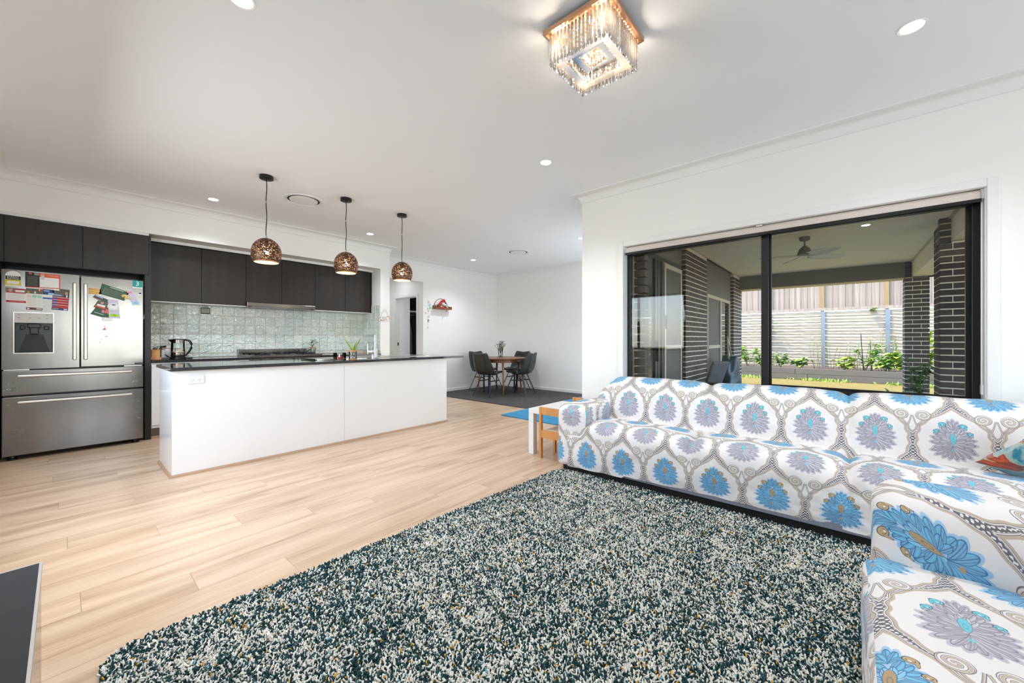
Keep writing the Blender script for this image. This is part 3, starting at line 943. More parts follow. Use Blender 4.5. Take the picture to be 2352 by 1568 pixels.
# plants
def leaf_quads(mb, base, d, L, w, droop=0.3, mi=0, seg=3):
    d = Vector(d).normalized()
    sd = d.cross(Vector((0, 0, 1)))
    if sd.length < 1e-3: sd = Vector((1, 0, 0))
    sd.normalize()
    up = sd.cross(d)
    p0 = Vector(base)
    vs = []
    for i in range(seg + 1):
        u = i / seg
        c = p0 + d * (L * u) - Vector((0, 0, 1)) * droop * L * u * u
        ww = w * math.sin(PI * min(0.98, u * 0.9 + 0.1)) * (1 if i < seg else 0.05)
        vs += [c - sd * ww + up * ww * 0.3, c, c + sd * ww + up * ww * 0.3]
    fs = []
    for i in range(seg):
        for k in (0, 1):
            fs.append((i * 3 + k, i * 3 + k + 1, (i + 1) * 3 + k + 1, (i + 1) * 3 + k))
    mb.add(vs, fs, mi)
def leafy(name, label, loc, h, spread, n, L, w, mats, group=None, cat='plant', stems=5):
    t = thing(name, label, cat, loc, 0, group)
    mb, st = MB(), MB()
    for k in range(stems):
        a = rng.uniform(0, 2 * PI)
        tip = Vector((math.cos(a) * spread * rng.uniform(.2, .8), math.sin(a) * spread * rng.uniform(.3, 1), h * rng.uniform(.6, 1)))
        pts = [Vector((0, 0, 0)).lerp(tip, u) + Vector((0, 0, 0.08 * h * math.sin(PI * u))) for u in (0, .35, .7, 1)]
        st.tube(pts, 0.006, 5)
        for q in range(n // stems):
            u = rng.uniform(0.25, 1)
            p = Vector((0, 0, 0)).lerp(tip, u)
            aa = rng.uniform(0, 2 * PI)
            leaf_quads(mb, p, (math.cos(aa), math.sin(aa), rng.uniform(-.1, .8)), L * rng.uniform(.6, 1.1), w * rng.uniform(.7, 1.1), 0.35, int(rng.integers(0, len(mats))))
    o = mb.build('foliage', mats, t); o['kind'] = 'stuff'
    st.build('stems', 'stem_green', t, smooth='all')
    return t
G1 = 'plants in the raised bed'
leafy('leafy_plant', 'bright leafy plant in the bed beside the brick wall end', (15.3, 2.45, 0.21), 0.75, 0.45, 110, 0.2, 0.07, ['leaf_bright', 'leaf_mid'], G1)
leafy('leafy_plant', 'bright leafy clump in the bed just left of the window mullion', (15.2, 2.0, 0.21), 0.5, 0.3, 80, 0.17, 0.06, ['leaf_bright', 'leaf_mid'], G1)
leafy('leafy_plant', 'bright leafy clump in the bed just right of the window mullion', (15.2, 1.52, 0.21), 0.5, 0.32, 90, 0.17, 0.06, ['leaf_bright', 'leaf_mid'], G1)
leafy('leafy_plant', 'low bright plant alone in front of the middle sleepers', (15.2, 1.02, 0.21), 0.42, 0.3, 70, 0.2, 0.07, ['leaf_bright', 'leaf_mid'], G1)
leafy('leafy_plant', 'broad leafed plant in the bed at the foot of the middle post', (15.2, -0.05, 0.21), 0.42, 0.34, 60, 0.24, 0.09, ['leaf_bright', 'leaf_yellow'], G1)
leafy('leafy_plant', 'tall reddish green plant tied to a thin stake in the bed', (15.3, -0.52, 0.21), 0.85, 0.4, 120, 0.15, 0.055, ['leaf_mid', 'leaf_bright'], G1)
leafy('leafy_plant', 'wide leafed plant in the bed right of the staked plant', (15.1, -0.92, 0.21), 0.55, 0.36, 90, 0.24, 0.08, ['leaf_bright', 'leaf_mid'], G1)
leafy('leafy_plant', 'large lime green plant in the bed beside the far pillar', (15.0, -1.32, 0.21), 0.6, 0.36, 100, 0.25, 0.085, ['leaf_bright', 'leaf_yellow'], G1)
leafy('leafy_plant', 'tall strappy plant seen in the gap between the two pillars', (15.2, -1.75, 0.21), 1.3, 0.4, 120, 0.28, 0.06, ['leaf_bright', 'leaf_yellow'], G1)
def weeds(label, y0, y1, h, n, x=15.6):
    t = thing('flowering_weed', label, 'plant', (x, (y0 + y1) / 2, 0.21), 0, 'tall weeds in the raised bed')
    st, lf, fl_ = MB(), MB(), MB()
    for k in range(n):
        y = rng.uniform(y0, y1) - (y0 + y1) / 2
        hh = h * rng.uniform(.55, 1)
        tip = Vector((rng.uniform(-.2, .2), y + rng.uniform(-.15, .15), hh))
        b0 = Vector((rng.uniform(-.15, .15), y, 0))
        st.tube([b0, b0.lerp(tip, .5) + Vector((0, .02, 0)), tip], 0.005, 4)
        for q in range(9):
            u = rng.uniform(.15, .95)
            aa = rng.uniform(0, 2 * PI)
            leaf_quads(lf, b0.lerp(tip, u), (math.cos(aa), math.sin(aa), .5), 0.09, 0.016, .2, 0, 2)
        for q in range(4):
            c = tip + Vector((rng.normal(0, .03), rng.normal(0, .05), rng.normal(0, .04)))
            leaf_quads(fl_, c, (rng.normal(), rng.normal(), .4), 0.035, 0.02, 0, 0, 2)
    st.build('stems', 'stem_green', t, smooth='all')
    o = lf.build('foliage', ['leaf_yellow'], t); o['kind'] = 'stuff'
    o = fl_.build('flowers', ['petal_yellow'], t); o['kind'] = 'stuff'
weeds('tall yellow flowering weeds in the bed beside the pillar', -1.45, -0.75, 1.2, 16)
weeds('thin yellow flowering weeds in the bed around the middle post', -0.7, 0.75, 0.95, 22)
weeds('fine flowering weeds in the bed left of the window mullion', 1.8, 2.6, 0.8, 9)
MB().tube([(15.35, -0.48, 0.21), (15.35, -0.42, 1.3)], 0.012, 6).build('stake', 'leg_metal', None)
tag(bpy.data.objects['stake'], 'thin dark stake standing in the raised bed', 'stake')
gt = MB()
for k in range(900):
    y = rng.uniform(-2.0, 3.2); x = 14.66 - abs(rng.normal(0, 0.16))
    dens = 0.5 + 0.5 * math.sin(y * 3.1)
    if rng.random() > dens: continue
    leaf_quads(gt, (x, y, -0.1), (rng.normal(0, .5), rng.normal(0, .5), 1), rng.uniform(.06, .16), 0.012, .2, 0, 2)
o = gt.build('grass_tufts', ['leaf_bright'], None); tag(o, 'green grass tufts at the foot of the garden bed', 'grass', kind='stuff')
def spiky(label, loc, n, L, matn='leaf_mid', w=0.022):
    t = thing('strappy_plant', label, 'plant', loc, 0, 'strappy plants by the pillars')
    mb = MB()
    for k in range(n):
        a = rng.uniform(0, 2 * PI)
        leaf_quads(mb, (0, 0, 0), (math.cos(a) * .6, math.sin(a) * .6, 1), L * rng.uniform(.6, 1.05), w, rng.uniform(.3, .8), 0, 5)
    o = mb.build('foliage', [matn], t); o['kind'] = 'stuff'
spiky('strappy green plant on the lawn before the far pillar', (10.6, -0.75, -0.1), 34, 0.62)
spiky('broad bladed green plant at the foot of the far pillar', (10.3, -1.0, -0.1), 16, 0.6, 'leaf_mid', 0.035)
spiky('dark strappy plant in the shade at the near pillar foot', (9.2, -1.2, -0.1), 40, 0.6, 'leaf_dark')
leafy('leafy_plant', 'dark leafy shrub in the shade in front of the near pillar', (6.9, -1.05, -0.1), 0.75, 0.4, 160, 0.22, 0.03, ['leaf_dark', 'leaf_mid'], 'shrubs by the pillars')
leafy('leafy_plant', 'leafy shrub climbing the left side of the far pillar', (10.9, -1.1, -0.1), 0.95, 0.3, 110, 0.15, 0.05, ['leaf_dark', 'leaf_mid'], 'shrubs by the pillars')
fw = leafy('hanging_basket_plant', 'red flowering plant on the retaining wall beside the mullion', (16.5, 2.1, 1.35), 0.4, 0.35, 60, 0.13, 0.025, ['leaf_dark', 'leaf_mid'])
fm = MB()
for k in range(10):
    leaf_quads(fm, (rng.normal(0, .05), rng.normal(0.02, .06), .34 + rng.normal(0, .04)), (rng.normal(), rng.normal(), .5), .06, .035, 0, 0, 2)
fm.build('flowers', 'petal_red', fw)
MB().lathe([(0.06, 0), (0.09, 0.12), (0.095, 0.13)], 12).build('pot', 'brick_dark', fw, smooth=True)
leafy('wall_weed', 'small green weed growing from the top of the retaining wall', (16.62, -0.75, 2.02), 0.12, 0.14, 26, 0.12, 0.04, ['leaf_bright', 'leaf_mid'], None, 'plant', 3)

# folded camp chair and grey seat left on the alfresco floor
cc = thing('camp_chair', 'folded teal camp chair leaning beside the brick wall outside', 'chair', (8.45, 1.66, -0.06))
P = []
for i in range(15):
    u = i / 14
    row = []
    for j in range(25):
        a = 2 * PI * j / 24
        r = 0.36 * (1 - 0.34 * u) * (1 + 0.16 * math.sin(5 * a + 6 * u) + 0.10 * math.sin(9 * a - 11 * u) + rng.normal(0, 0.03))
        row.append((r * 1.15 * math.cos(a) + 0.10 * u, r * 0.5 * math.sin(a), 0.02 + 0.82 * u + 0.05 * math.sin(3 * a + 8 * u)))
    P.append(row)
P.append([(0.1, 0, 0.86)] * 25)
MB().grid(P).build('fabric', 'tarp_teal', cc, smooth='all')
MB().tube([(-0.35, -0.1, 0.05), (0.02, 0.05, 1.26)], 0.013, 8).tube([(0.55, -0.1, 0.02), (0.02, 0.05, 1.24)], 0.013, 8).build('poles', 'steel_bright', cc, smooth=True)
gs = thing('plastic_seat', 'grey plastic seat with a tilted back beside the camp chair', 'chair', (7.3, 1.62, -0.06))
MB().obox((0.0, 0.0, 0.20), 0.17, 0.17, 0.14, Euler((0, 0, 0.3))).build('base', 'grey_plastic', gs, bevel=0.05, seg=3)
MB().obox((0.10, 0.03, 0.62), 0.03, 0.16, 0.22, Euler((0, R(-26), 0.9))).build('backrest', 'grey_plastic', gs, bevel=0.025, seg=3)
MB().obox((0.42, -0.05, 0.30), 0.20, 0.18, 0.025, Euler((R(20), R(18), 0.2))).build('footrest', 'grey_plastic', gs, bevel=0.02, seg=3)
MB().obox((-0.18, -0.05, 0.42), 0.07, 0.07, 0.05, Euler((0, 0, 0.3))).build('headrest', 'grey_plastic', gs, bevel=0.03, seg=3)

# ================================================================== KITCHEN
def cabinet(name, label, x0, x1, y0, y1, z0, z1, doors, matn, group=None, gap=0.0022, extra=None, zs=None):
    t = thing(name, label, 'cabinet', ((x0 + x1) / 2, (y0 + y1) / 2, z0), 0, group)
    MB().box(x0, x1, y0 + 0.02, y1, z0, z1).build('carcass', 'black_panel' if matn == 'dark_cabinet' else matn, t, world=True)
    for a, b in doors:
        MB().box(a + gap, b - gap, y0, y0 + 0.0185, (zs or z0) + gap, z1 - gap).build('door', matn, t, world=True, bevel=0.0012)
    return t
# cupboards over the fridge
cabinet('fridge_cabinet', 'dark timber cupboard at the wall end above the fridge', -0.435, -0.376, YK, YB - 0.002, 1.872, 2.316, [(-0.435, -0.376)], 'dark_cabinet', 'cupboards above the fridge')
cabinet('fridge_cabinet', 'dark timber cupboard above the left fridge door', -0.376, 0.118, YK, YB - 0.002, 1.872, 2.316, [(-0.376, 0.118)], 'dark_cabinet', 'cupboards above the fridge')
cabinet('fridge_cabinet', 'dark timber cupboard above the right fridge door', 0.118, 0.622, YK, YB - 0.002, 1.872, 2.316, [(0.118, 0.622)], 'dark_cabinet', 'cupboards above the fridge')
tp = thing('fridge_surround', 'tall black panel between the fridge and the kitchen bench', 'panel', (0.61, 6.28, 0))
MB().box(0.584, 0.638, YK, YB - 0.002, 0.0, 1.872).build('panel', 'black_panel', tp, world=True, bevel=0.001)
MB().box(0.622, 0.638, YK, YB - 0.002, 1.872, 2.318).build('panel', 'dark_cabinet', tp, world=True)
MB().tube([(0.581, 6.0, 1.40), (0.572, 5.985, 1.372), (0.566, 5.972, 1.372), (0.566, 5.97, 1.385)], 0.004, 6).box(0.580, 0.585, 5.99, 6.01, 1.37, 1.42).build('hook', 'white_plastic', tp, world=True)
tp2 = thing('fridge_surround', 'black panel on the wall side of the fridge niche', 'panel', (-0.42, 6.28, 0))
MB().box(XL + 0.002, -0.40, YK, YB - 0.002, 0.0, 1.870).build('panel', 'black_panel', tp2, world=True)

# wall cupboards over the bench
UX = [0.645, 1.146, 1.633, 2.087, 2.555, 3.035, 3.49]
LB = ['dark wall cupboard at the fridge end, over the kettle', 'dark wall cupboard left of the rangehood, over the bench clock', 'dark wall cupboard directly over the left half of the rangehood',
      'dark wall cupboard directly over the right half of the rangehood', 'dark wall cupboard just right of the rangehood', 'dark wall cupboard at the far end beside the white nib']
for i in range(6):
    z0 = 1.658 if i in (2, 3) else 1.603
    cabinet('wall_cabinet', LB[i], UX[i], UX[i + 1], 6.27, YB - 0.002, z0, 2.305, [(UX[i], UX[i + 1])], 'dark_cabinet', 'dark wall cupboards above the bench')
MB().box(3.49, 3.509, 6.262, YB - 0.002, 1.60, 2.305).build('end_filler', 'black_panel', bpy.data.objects['wall_cabinet.005'], world=True)
up = thing('cupboard_lining', 'pale lining under the dark wall cupboards', 'lining', (2.0, 6.4, 1.6))
MB().box(0.645, 1.633, 6.275, YB - 0.014, 1.594, 1.602).build('lining', 'trim_paint', up, world=True)
MB().box(2.555, 3.50, 6.275, YB - 0.014, 1.594, 1.602).build('lining', 'trim_paint', up, world=True)
rh = thing('rangehood', 'slim stainless slide-out rangehood under the dark wall cupboards', 'rangehood', (2.094, 6.4, 1.605))
MB().box(1.638, 2.55, 6.245, 6.275, 1.604, 1.656).build('front_bar', 'steel', rh, world=True, bevel=0.002)
MB().box(1.645, 2.545, 6.275, YB - 0.012, 1.597, 1.656).build('filter_tray', 'steel', rh, world=True)
MB().box(1.66, 1.69, 6.25, 6.27, 1.594, 1.604).box(2.49, 2.52, 6.25, 6.27, 1.594, 1.604).build('clip', 'black_plastic', rh, world=True)

# base cupboards and bench along the wall
BZ = 0.90
def base_units(x0, x1, doors, label):
    t = thing('base_cabinet', label, 'cabinet', ((x0 + x1) / 2, 6.27, 0), 0, 'white base cupboards along the wall')
    MB().box(x0, x1, 5.995, YB - 0.002, 0.12, BZ - 0.032).build('carcass', 'white_gloss', t, world=True)
    for a, b in doors:
        MB().box(a + 0.002, b - 0.002, 5.975, 5.994, 0.155, BZ - 0.055).build('door', 'white_gloss', t, world=True, bevel=0.001)
        MB().box((a + b) / 2 - 0.05, (a + b) / 2 + 0.05, 5.968, 5.99, BZ - 0.052, BZ - 0.045).build('pull', 'bronze_gold', t, world=True)
    MB().box(x0, x1, 6.02, 6.04, 0.005, 0.12).build('kickboard', 'steel', t, world=True)
    MB().box(x0, x1, 5.99, 6.02, 0.0, 0.03).build('floor_bead', 'oak_trim', t, world=True)
base_units(0.64, 1.60, [(0.64, 1.12), (1.12, 1.60)], 'white gloss base cupboards left of the cooker')
base_units(2.525, 3.509, [(2.525, 3.02), (3.02, 3.509)], 'white gloss base cupboards right of the cooker')
wb = thing('wall_benchtop', 'black stone benchtop left of the cooker', 'benchtop', (1.12, 6.25, BZ - 0.03))
MB().box(0.64, 1.598, 5.952, YB - 0.012, BZ - 0.03, BZ).build('slab', 'stone_black', wb, world=True, bevel=0.002)
wb2 = thing('wall_benchtop', 'black stone benchtop right of the cooker, ending at the white nib', 'benchtop', (3.0, 6.25, BZ - 0.03))
MB().box(2.527, 3.506, 5.952, YB - 0.012, BZ - 0.03, BZ).build('slab', 'stone_black', wb2, world=True, bevel=0.002)

ck = thing('cooker', 'freestanding stainless cooker with black trivets in the wall bench', 'cooker', (2.06, 6.25, 0))
MB().box(1.604, 2.521, 5.98, YB - 0.03, 0.09, 0.885).build('body', 'steel', ck, world=True)
MB().box(1.603, 2.522, 5.925, YB - 0.06, 0.892, 0.924).build('hob_top', 'steel', ck, world=True, bevel=0.004)
MB().box(1.603, 2.522, YB - 0.07, YB - 0.022, 0.885, 0.995).build('upstand', 'steel', ck, world=True, bevel=0.003)
MB().box(1.63, 2.495, 5.962, 5.98, 0.815, 0.885).build('control_panel', 'steel', ck, world=True, bevel=0.003)
MB().box(1.64, 2.485, 5.955, 5.98, 0.28, 0.80).build('oven_door', 'black_metal', ck, world=True, bevel=0.004)
MB().tube([(1.68, 5.92, 0.775), (2.445, 5.92, 0.775)], 0.011, 12).build('oven_handle', 'steel_handle', ck, world=True, smooth=True)
for i in range(6):
    MB().lathe([(0.02, 0), (0.02, -0.022), (0.016, -0.026), (0.001, -0.026)], 16).build('knob', 'black_plastic', ck, smooth=True)
    kb = COL.objects[-1]
for i, o in enumerate([c for c in ck.children if c.name.startswith('knob')]):
    o.rotation_euler = (R(-90), 0, 0); o.location = (1.72 + 0.135 * i - 2.06, 5.962 - 6.25, 0.85)
def trivet(x, y, w, parent):
    mb = MB()
    for a in range(4):
        d = Vector((math.cos(a * PI / 2 + PI / 4), math.sin(a * PI / 2 + PI / 4), 0))
        mb.bar(Vector((x, y, 0.934)) + d * 0.03, Vector((x, y, 0.950)) + d * w, 0.011, 0.013, taper=0.75)
        mb.bar(Vector((x, y, 0.934)) + d * 0.03, Vector((x, y, 0.926)) + d * 0.04, 0.011, 0.013)
    mb.box(x - w * .8, x + w * .8, y - w * .8, y - w * .8 + 0.012, 0.924, 0.936).box(x - w * .8, x + w * .8, y + w * .8 - 0.012, y + w * .8, 0.924, 0.936)
    mb.box(x - w * .8, x - w * .8 + 0.012, y - w * .8, y + w * .8, 0.924, 0.936).box(x + w * .8 - 0.012, x + w * .8, y - w * .8, y + w * .8, 0.924, 0.936)
    mb.build('trivet', 'black_metal', parent, world=True)
    MB().lathe([(0.045, 0.924), (0.045, 0.932), (0.03, 0.938), (0.001, 0.939)], 18, c=(x, y, 0)).build('burner', 'black_metal', parent, world=True, smooth=True)
for x, y in ((1.76, 6.10), (1.76, 6.36), (2.06, 6.23), (2.36, 6.10), (2.36, 6.36)):
    trivet(x, y, 0.115, ck)
tw = MB()
for a in (35, 75, 115, 150):
    d = Vector((math.cos(R(a)), 0.15, math.sin(R(a)))).normalized()
    p = Vector((2.30, 6.10, 0.935))
    tw.bar(p + Vector((0.05 * math.cos(R(a)), 0, 0)), p + Vector((0.115 * math.cos(R(a)) * 1.2, 0, 0.055)), 0.02, 0.014, side=(1, 0, 0), taper=0.6)
wk_ = tw.build('wok_ring', 'black_metal', ck, world=True)

# fridge
fr = thing('fridge', 'stainless french door fridge covered in magnets and flyers', 'fridge', (0.09, 6.22, 0))
FXa, FXb, FY = -0.384, 0.566, 5.885
FXm = 0.097
MB().box(FXa + 0.006, FXb - 0.006, FY + 0.075, 6.53, 0.055, 1.775).build('body', 'black_panel', fr, world=True)
def fdoor(name, x0, x1, z0, z1):
    o = MB().box(x0, x1, FY, FY + 0.07, z0, z1).build(name, 'steel', fr, world=True, bevel=0.006, seg=3)
    return o
DXa, DXb, DZa, DZb = -0.311, -0.078, 1.012, 1.392
# left door leaves an opening for the ice dispenser
ld = MB()
ld.box(FXa, DXa, FY, FY + 0.07, 0.858, 1.79).box(DXb, FXm - 0.004, FY, FY + 0.07, 0.858, 1.79).box(DXa, DXb, FY, FY + 0.07, DZb, 1.79).box(DXa, DXb, FY, FY + 0.07, 0.858, DZa)
ldo = ld.build('door', 'steel', fr, world=True)
MB().box(DXa, DXb, FY + 0.068, FY + 0.073, DZa, DZb).box(DXa, DXa + 0.004, FY, FY + 0.07, DZa, DZb).box(DXb - 0.004, DXb, FY, FY + 0.07, DZa, DZb).box(DXa, DXb, FY, FY + 0.07, DZa, DZa + 0.004).build('dispenser_recess', 'black_plastic', ldo, world=False).location = (0.0, 0.0, 0.0)
o = ldo.children[0]; o.data.transform(Matrix.Translation(-root_loc(fr)))
def fpart(mb, name, matn, parent, **k):
    o = mb.build(name, matn, None, **k)
    o.data.transform(Matrix.Translation(-root_loc(parent)))
    o.parent = parent
    return o
fpart(MB().box(DXa, DXb, FY - 0.004, FY + 0.02, 1.296, DZb), 'dispenser_panel', 'print_palegrey', ldo, bevel=0.003)
fpart(MB().box(DXa - 0.006, DXa, FY - 0.003, FY + 0.004, DZa - 0.006, DZb + 0.006).box(DXb, DXb + 0.006, FY - 0.003, FY + 0.004, DZa - 0.006, DZb + 0.006).box(DXa, DXb, FY - 0.003, FY + 0.004, DZa - 0.006, DZa).box(DXa, DXb, FY - 0.003, FY + 0.004, DZb, DZb + 0.006), 'dispenser_trim', 'steel_handle', ldo)
fpart(MB().box(-0.235, -0.155, FY + 0.01, FY + 0.05, 1.25, 1.29).box(-0.222, -0.168, FY + 0.02, FY + 0.055, 1.19, 1.255).box(-0.28, -0.25, FY + 0.015, FY + 0.05, 1.235, 1.272).box(-0.135, -0.105, FY + 0.015, FY + 0.05, 1.235, 1.272), 'dispenser_spout', 'black_metal', ldo, bevel=0.006)
pd = MB().add([(-0.245, FY + 0.06, 1.19), (-0.145, FY + 0.06, 1.19), (-0.10, FY + 0.045, 1.02), (-0.285, FY + 0.045, 1.02), (-0.245, FY + 0.07, 1.19), (-0.145, FY + 0.07, 1.19), (-0.10, FY + 0.07, 1.02), (-0.285, FY + 0.07, 1.02)],
              [(0, 3, 2, 1), (4, 5, 6, 7), (0, 1, 5, 4), (1, 2, 6, 5), (2, 3, 7, 6), (3, 0, 4, 7)])
fpart(pd, 'dispenser_paddle', 'print_black', ldo)
for xx, zz in ((-0.285, 1.373), (-0.115, 1.376), (-0.285, 1.345), (-0.22, 1.343), (-0.165, 1.343), (-0.115, 1.343)):
    fpart(MB().box(xx - 0.008, xx + 0.008, FY - 0.0046, FY - 0.0038, zz - 0.002, zz + 0.002), 'button_mark', 'print_grey', ldo)
rdo = fdoor('door', FXm + 0.004, FXb, 0.858, 1.79)
d1o = fdoor('drawer', FXa, FXb, 0.612, 0.846)
d2o = fdoor('drawer', FXa, FXb, 0.045, 0.598)
def vhandle(x, par):
    mb = MB()
    mb.obox((x, FY - 0.045, 1.32), 0.0135, 0.013, 0.388, Euler((0, 0, 0)))
    o = fpart(mb, 'handle', 'steel_handle', par, bevel=0.009, seg=3)
    fpart(MB().box(x - 0.009, x + 0.009, FY - 0.036, FY, 0.955, 0.985).box(x - 0.009, x + 0.009, FY - 0.036, FY, 1.655, 1.685), 'handle_mount', 'steel_handle', par)
vhandle(0.062, ldo); vhandle(0.136, rdo)
for z, par in ((0.795, d1o), (0.548, d2o)):
    fpart(MB().obox((0.091, FY - 0.045, z), 0.386, 0.013, 0.0135, Euler((0, 0, 0))), 'handle', 'steel_handle', par, bevel=0.009, seg=3)
    fpart(MB().box(-0.28, -0.25, FY - 0.036, FY, z - 0.009, z + 0.009).box(0.43, 0.46, FY - 0.036, FY, z - 0.009, z + 0.009), 'handle_mount', 'steel_handle', par)
MB().box(FXb - 0.07, FXb - 0.002, FY - 0.004, FY + 0.02, 0.868, 0.884).build('badge', 'black_metal', fr, world=True)
MB().box(FXa + 0.01, FXa + 0.16, FY + 0.01, FY + 0.04, 0.848, 0.856).build('hinge', 'steel_bright', fr, world=True)
MB().box(FXb - 0.15, FXb - 0.01, FY + 0.01, FY + 0.04, 0.848, 0.856).build('hinge', 'steel_bright', fr, world=True)
for x in (FXa + 0.06, FXb - 0.06):
    MB().lathe([(0.03, 0), (0.03, 0.015), (0.022, 0.02), (0.018, 0.06)], 16, c=(x, FY + 0.06, 0)).build('foot', 'black_plastic', fr, world=True, smooth=True)
for x0, x1, z0, z1, par in ((-0.378, -0.30, 0.70, 0.76, d1o), (-0.378, -0.285, 0.655, 0.685, d1o), (0.47, 0.56, 0.672, 0.70, d1o), (-0.378, -0.272, 0.487, 0.53, d2o), (-0.378, -0.235, 0.24, 0.285, d2o), (0.475, 0.555, 0.45, 0.485, d2o), (0.475, 0.555, 0.335, 0.37, d2o), (0.472, 0.545, 0.27, 0.29, d2o)):
    P = [[(x0 + (x1 - x0) * i / 8, FY - 0.001 - abs(rng.normal(0, 0.0012)), z0 + (z1 - z0) * j / 4 + rng.normal(0, 0.002)) for j in range(5)] for i in range(9)]
    fpart(MB().grid(P), 'torn_tape', 'jar_glass', par)
text('Hisense', 0.022, 'print_white', fr, (0.395 - 0.09, FY - 0.0006 - 6.22, 1.695), (R(90), 0, 0))

# flyers and magnets. px corners were measured on the door plane (x, z)
def card(name, label, pts, patches, base='print_white', group='magnets and flyers on the fridge', texts=(), dy=0.0, cat='magnet'):
    """pts: TL, TR, BR, BL (x,z) on the door; patches: (u0,v0,u1,v1,mat) in card coordinates, v from the top"""
    (ax, az), (bx, bz), (cx, cz), (dx, dz) = pts
    mx, mz = (ax + bx + cx + dx) / 4, (az + bz + cz + dz) / 4
    t0 = FY - 0.0006 - dy
    mats = [base]
    def pt(u, v, y):
        x = (ax * (1 - u) + bx * u) * (1 - v) + (dx * (1 - u) + cx * u) * v
        z = (az * (1 - u) + bz * u) * (1 - v) + (dz * (1 - u) + cz * u) * v
        return (x - mx, y, z - mz)
    mb = MB()
    f, b = -0.0016, 0.0
    mb.add([pt(0, 1, f), pt(1, 1, f), pt(1, 0, f), pt(0, 0, f), pt(0, 1, b), pt(1, 1, b), pt(1, 0, b), pt(0, 0, b)],
           [(0, 1, 2, 3), (7, 6, 5, 4), (0, 4, 5, 1), (1, 5, 6, 2), (2, 6, 7, 3), (3, 7, 4, 0)])
    for n, (u0, v0, u1, v1, mm) in enumerate(patches):
        if mm not in mats: mats.append(mm)
        y = f - 0.0002 - 0.00012 * n
        mb.add([pt(u0, v1, y), pt(u1, v1, y), pt(u1, v0, y), pt(u0, v0, y)], [(0, 1, 2, 3)], mats.index(mm))
    o = mb.build(name, mats)
    o.location = (mx, t0, mz)
    tag(o, label, cat, group)
    for body, size, mm, u, v in texts:
        q = pt(u, v, f - 0.0004 - 0.00012 * (len(patches) + 1))
        ang = math.atan2(bz - az, bx - ax)
        text(body, size, mm, o, q, (R(90), -ang, 0), ext=0.0)
    return o
lines = lambda u0, u1, v0, v1, n, mm, h=0.35: [(u0, v0 + (v1 - v0) * i / n, u1, v0 + (v1 - v0) * (i + h) / n, mm) for i in range(n)]
# energy rating label with an arched top
el = MB()
arc = [(0.046 * math.cos(a), 0.03 + 0.046 * math.sin(a)) for a in [PI * i / 16 for i in range(17)]]
outl = [(-0.046, -0.068), (0.046, -0.068)] + arc
el.add([(x, -0.001, z) for x, z in outl] + [(x, 0, z) for x, z in outl], [tuple(range(len(outl)))] + [(i, i + len(outl), (i + 1) % len(outl) + len(outl), (i + 1) % len(outl)) for i in range(len(outl))])
el.add([(-0.044, -.0013, -0.005), (0.044, -.0013, -0.005), (0.044, -.0013, 0.03), (-0.044, -.0013, 0.03)], [(0, 1, 2, 3)], 1)
el.add([(-0.046, -.0013, -0.056), (0.046, -.0013, -0.056), (0.046, -.0013, -0.005), (-0.046, -.0013, -0.005)], [(0, 1, 2, 3)], 2)
el.add([(-0.034, -.0015, -0.046), (0.034, -.0015, -0.046), (0.034, -.0015, -0.018), (-0.034, -.0015, -0.018)], [(0, 1, 2, 3)], 0)
eo = el.build('energy_label', ['print_white', 'print_black', 'print_yellow'])
eo.location = (-0.318, FY - 0.0006, 1.703); tag(eo, 'arched yellow and black energy rating label on the left fridge door', 'label', 'magnets and flyers on the fridge')
text('ENERGY', 0.0185, 'print_white', eo, (0, -.0016, 0.0205), (R(90), 0, 0), ext=0)
text('RATING', 0.0185, 'print_white', eo, (0, -.0016, 0.0045), (R(90), 0, 0), ext=0)
card('flyer', 'black and orange to-do list flyer with a white writing panel', [(-0.248, 1.783), (-0.032, 1.777), (-0.032, 1.640), (-0.248, 1.634)],
     [(0, 0, .4, 1, 'print_black'), (.4, .0, 1, 1, 'print_orange'), (.4, .27, .96, .95, 'print_white'), (.44, .08, .53, .42, 'print_palegrey'), (.455, .04, .505, .16, 'print_skin'), (.0, .95, 1, 1, 'print_orange'), (.10, .05, .18, .13, 'print_orange')] + lines(.05, .35, .27, .95, 12, 'print_grey', .3),
     texts=[('TO DO LIST', 0.013, 'print_white', .78, .14), ('SAŠA', 0.014, 'print_white', .32, .07), ('PEĆI', 0.014, 'print_white', .32, .15)])
card('flyer', 'white flyer with a dark red foot and photo heading below the energy label', [(-0.361, 1.622), (-0.243, 1.618), (-0.243, 1.484), (-0.358, 1.487)],
     [(0, 0, 1, .3, 'print_grey'), (.15, .05, .32, .28, 'print_skin'), (.45, .03, .95, .12, 'print_crimson'), (.47, .12, .93, .26, 'print_white'), (0, .28, 1, .34, 'print_crimson'), (0, .86, 1, 1, 'print_crimson')] + lines(.08, .9, .4, .82, 8, 'print_palegrey', .3),
     texts=[('working with our community', 0.0066, 'print_white', .5, .915)])
card('flyer', 'white calendar flyer with a food photo heading and brown foot', [(-0.243, 1.628), (-0.144, 1.625), (-0.144, 1.420), (-0.243, 1.424)],
     [(0, 0, 1, .24, 'print_photo'), (.78, .0, .86, .1, 'print_yellow'), (.86, 0, 1, .1, 'print_red'), (.08, .13, .2, .22, 'print_amber'), (.5, .13, .6, .22, 'print_white'), (0, .89, 1, 1, 'print_brown'), (.06, .92, .2, .98, 'print_white'), (.62, .92, .95, .96, 'print_white'), (.05, .3, .33, .42, 'print_peach'), (.37, .3, .64, .42, 'print_mint'), (.68, .3, .95, .42, 'print_mint')] + lines(.05, .33, .46, .86, 6, 'print_sand', .25) + lines(.37, .64, .46, .86, 6, 'print_palegrey', .25) + lines(.68, .95, .46, .86, 6, 'print_palegrey', .25))
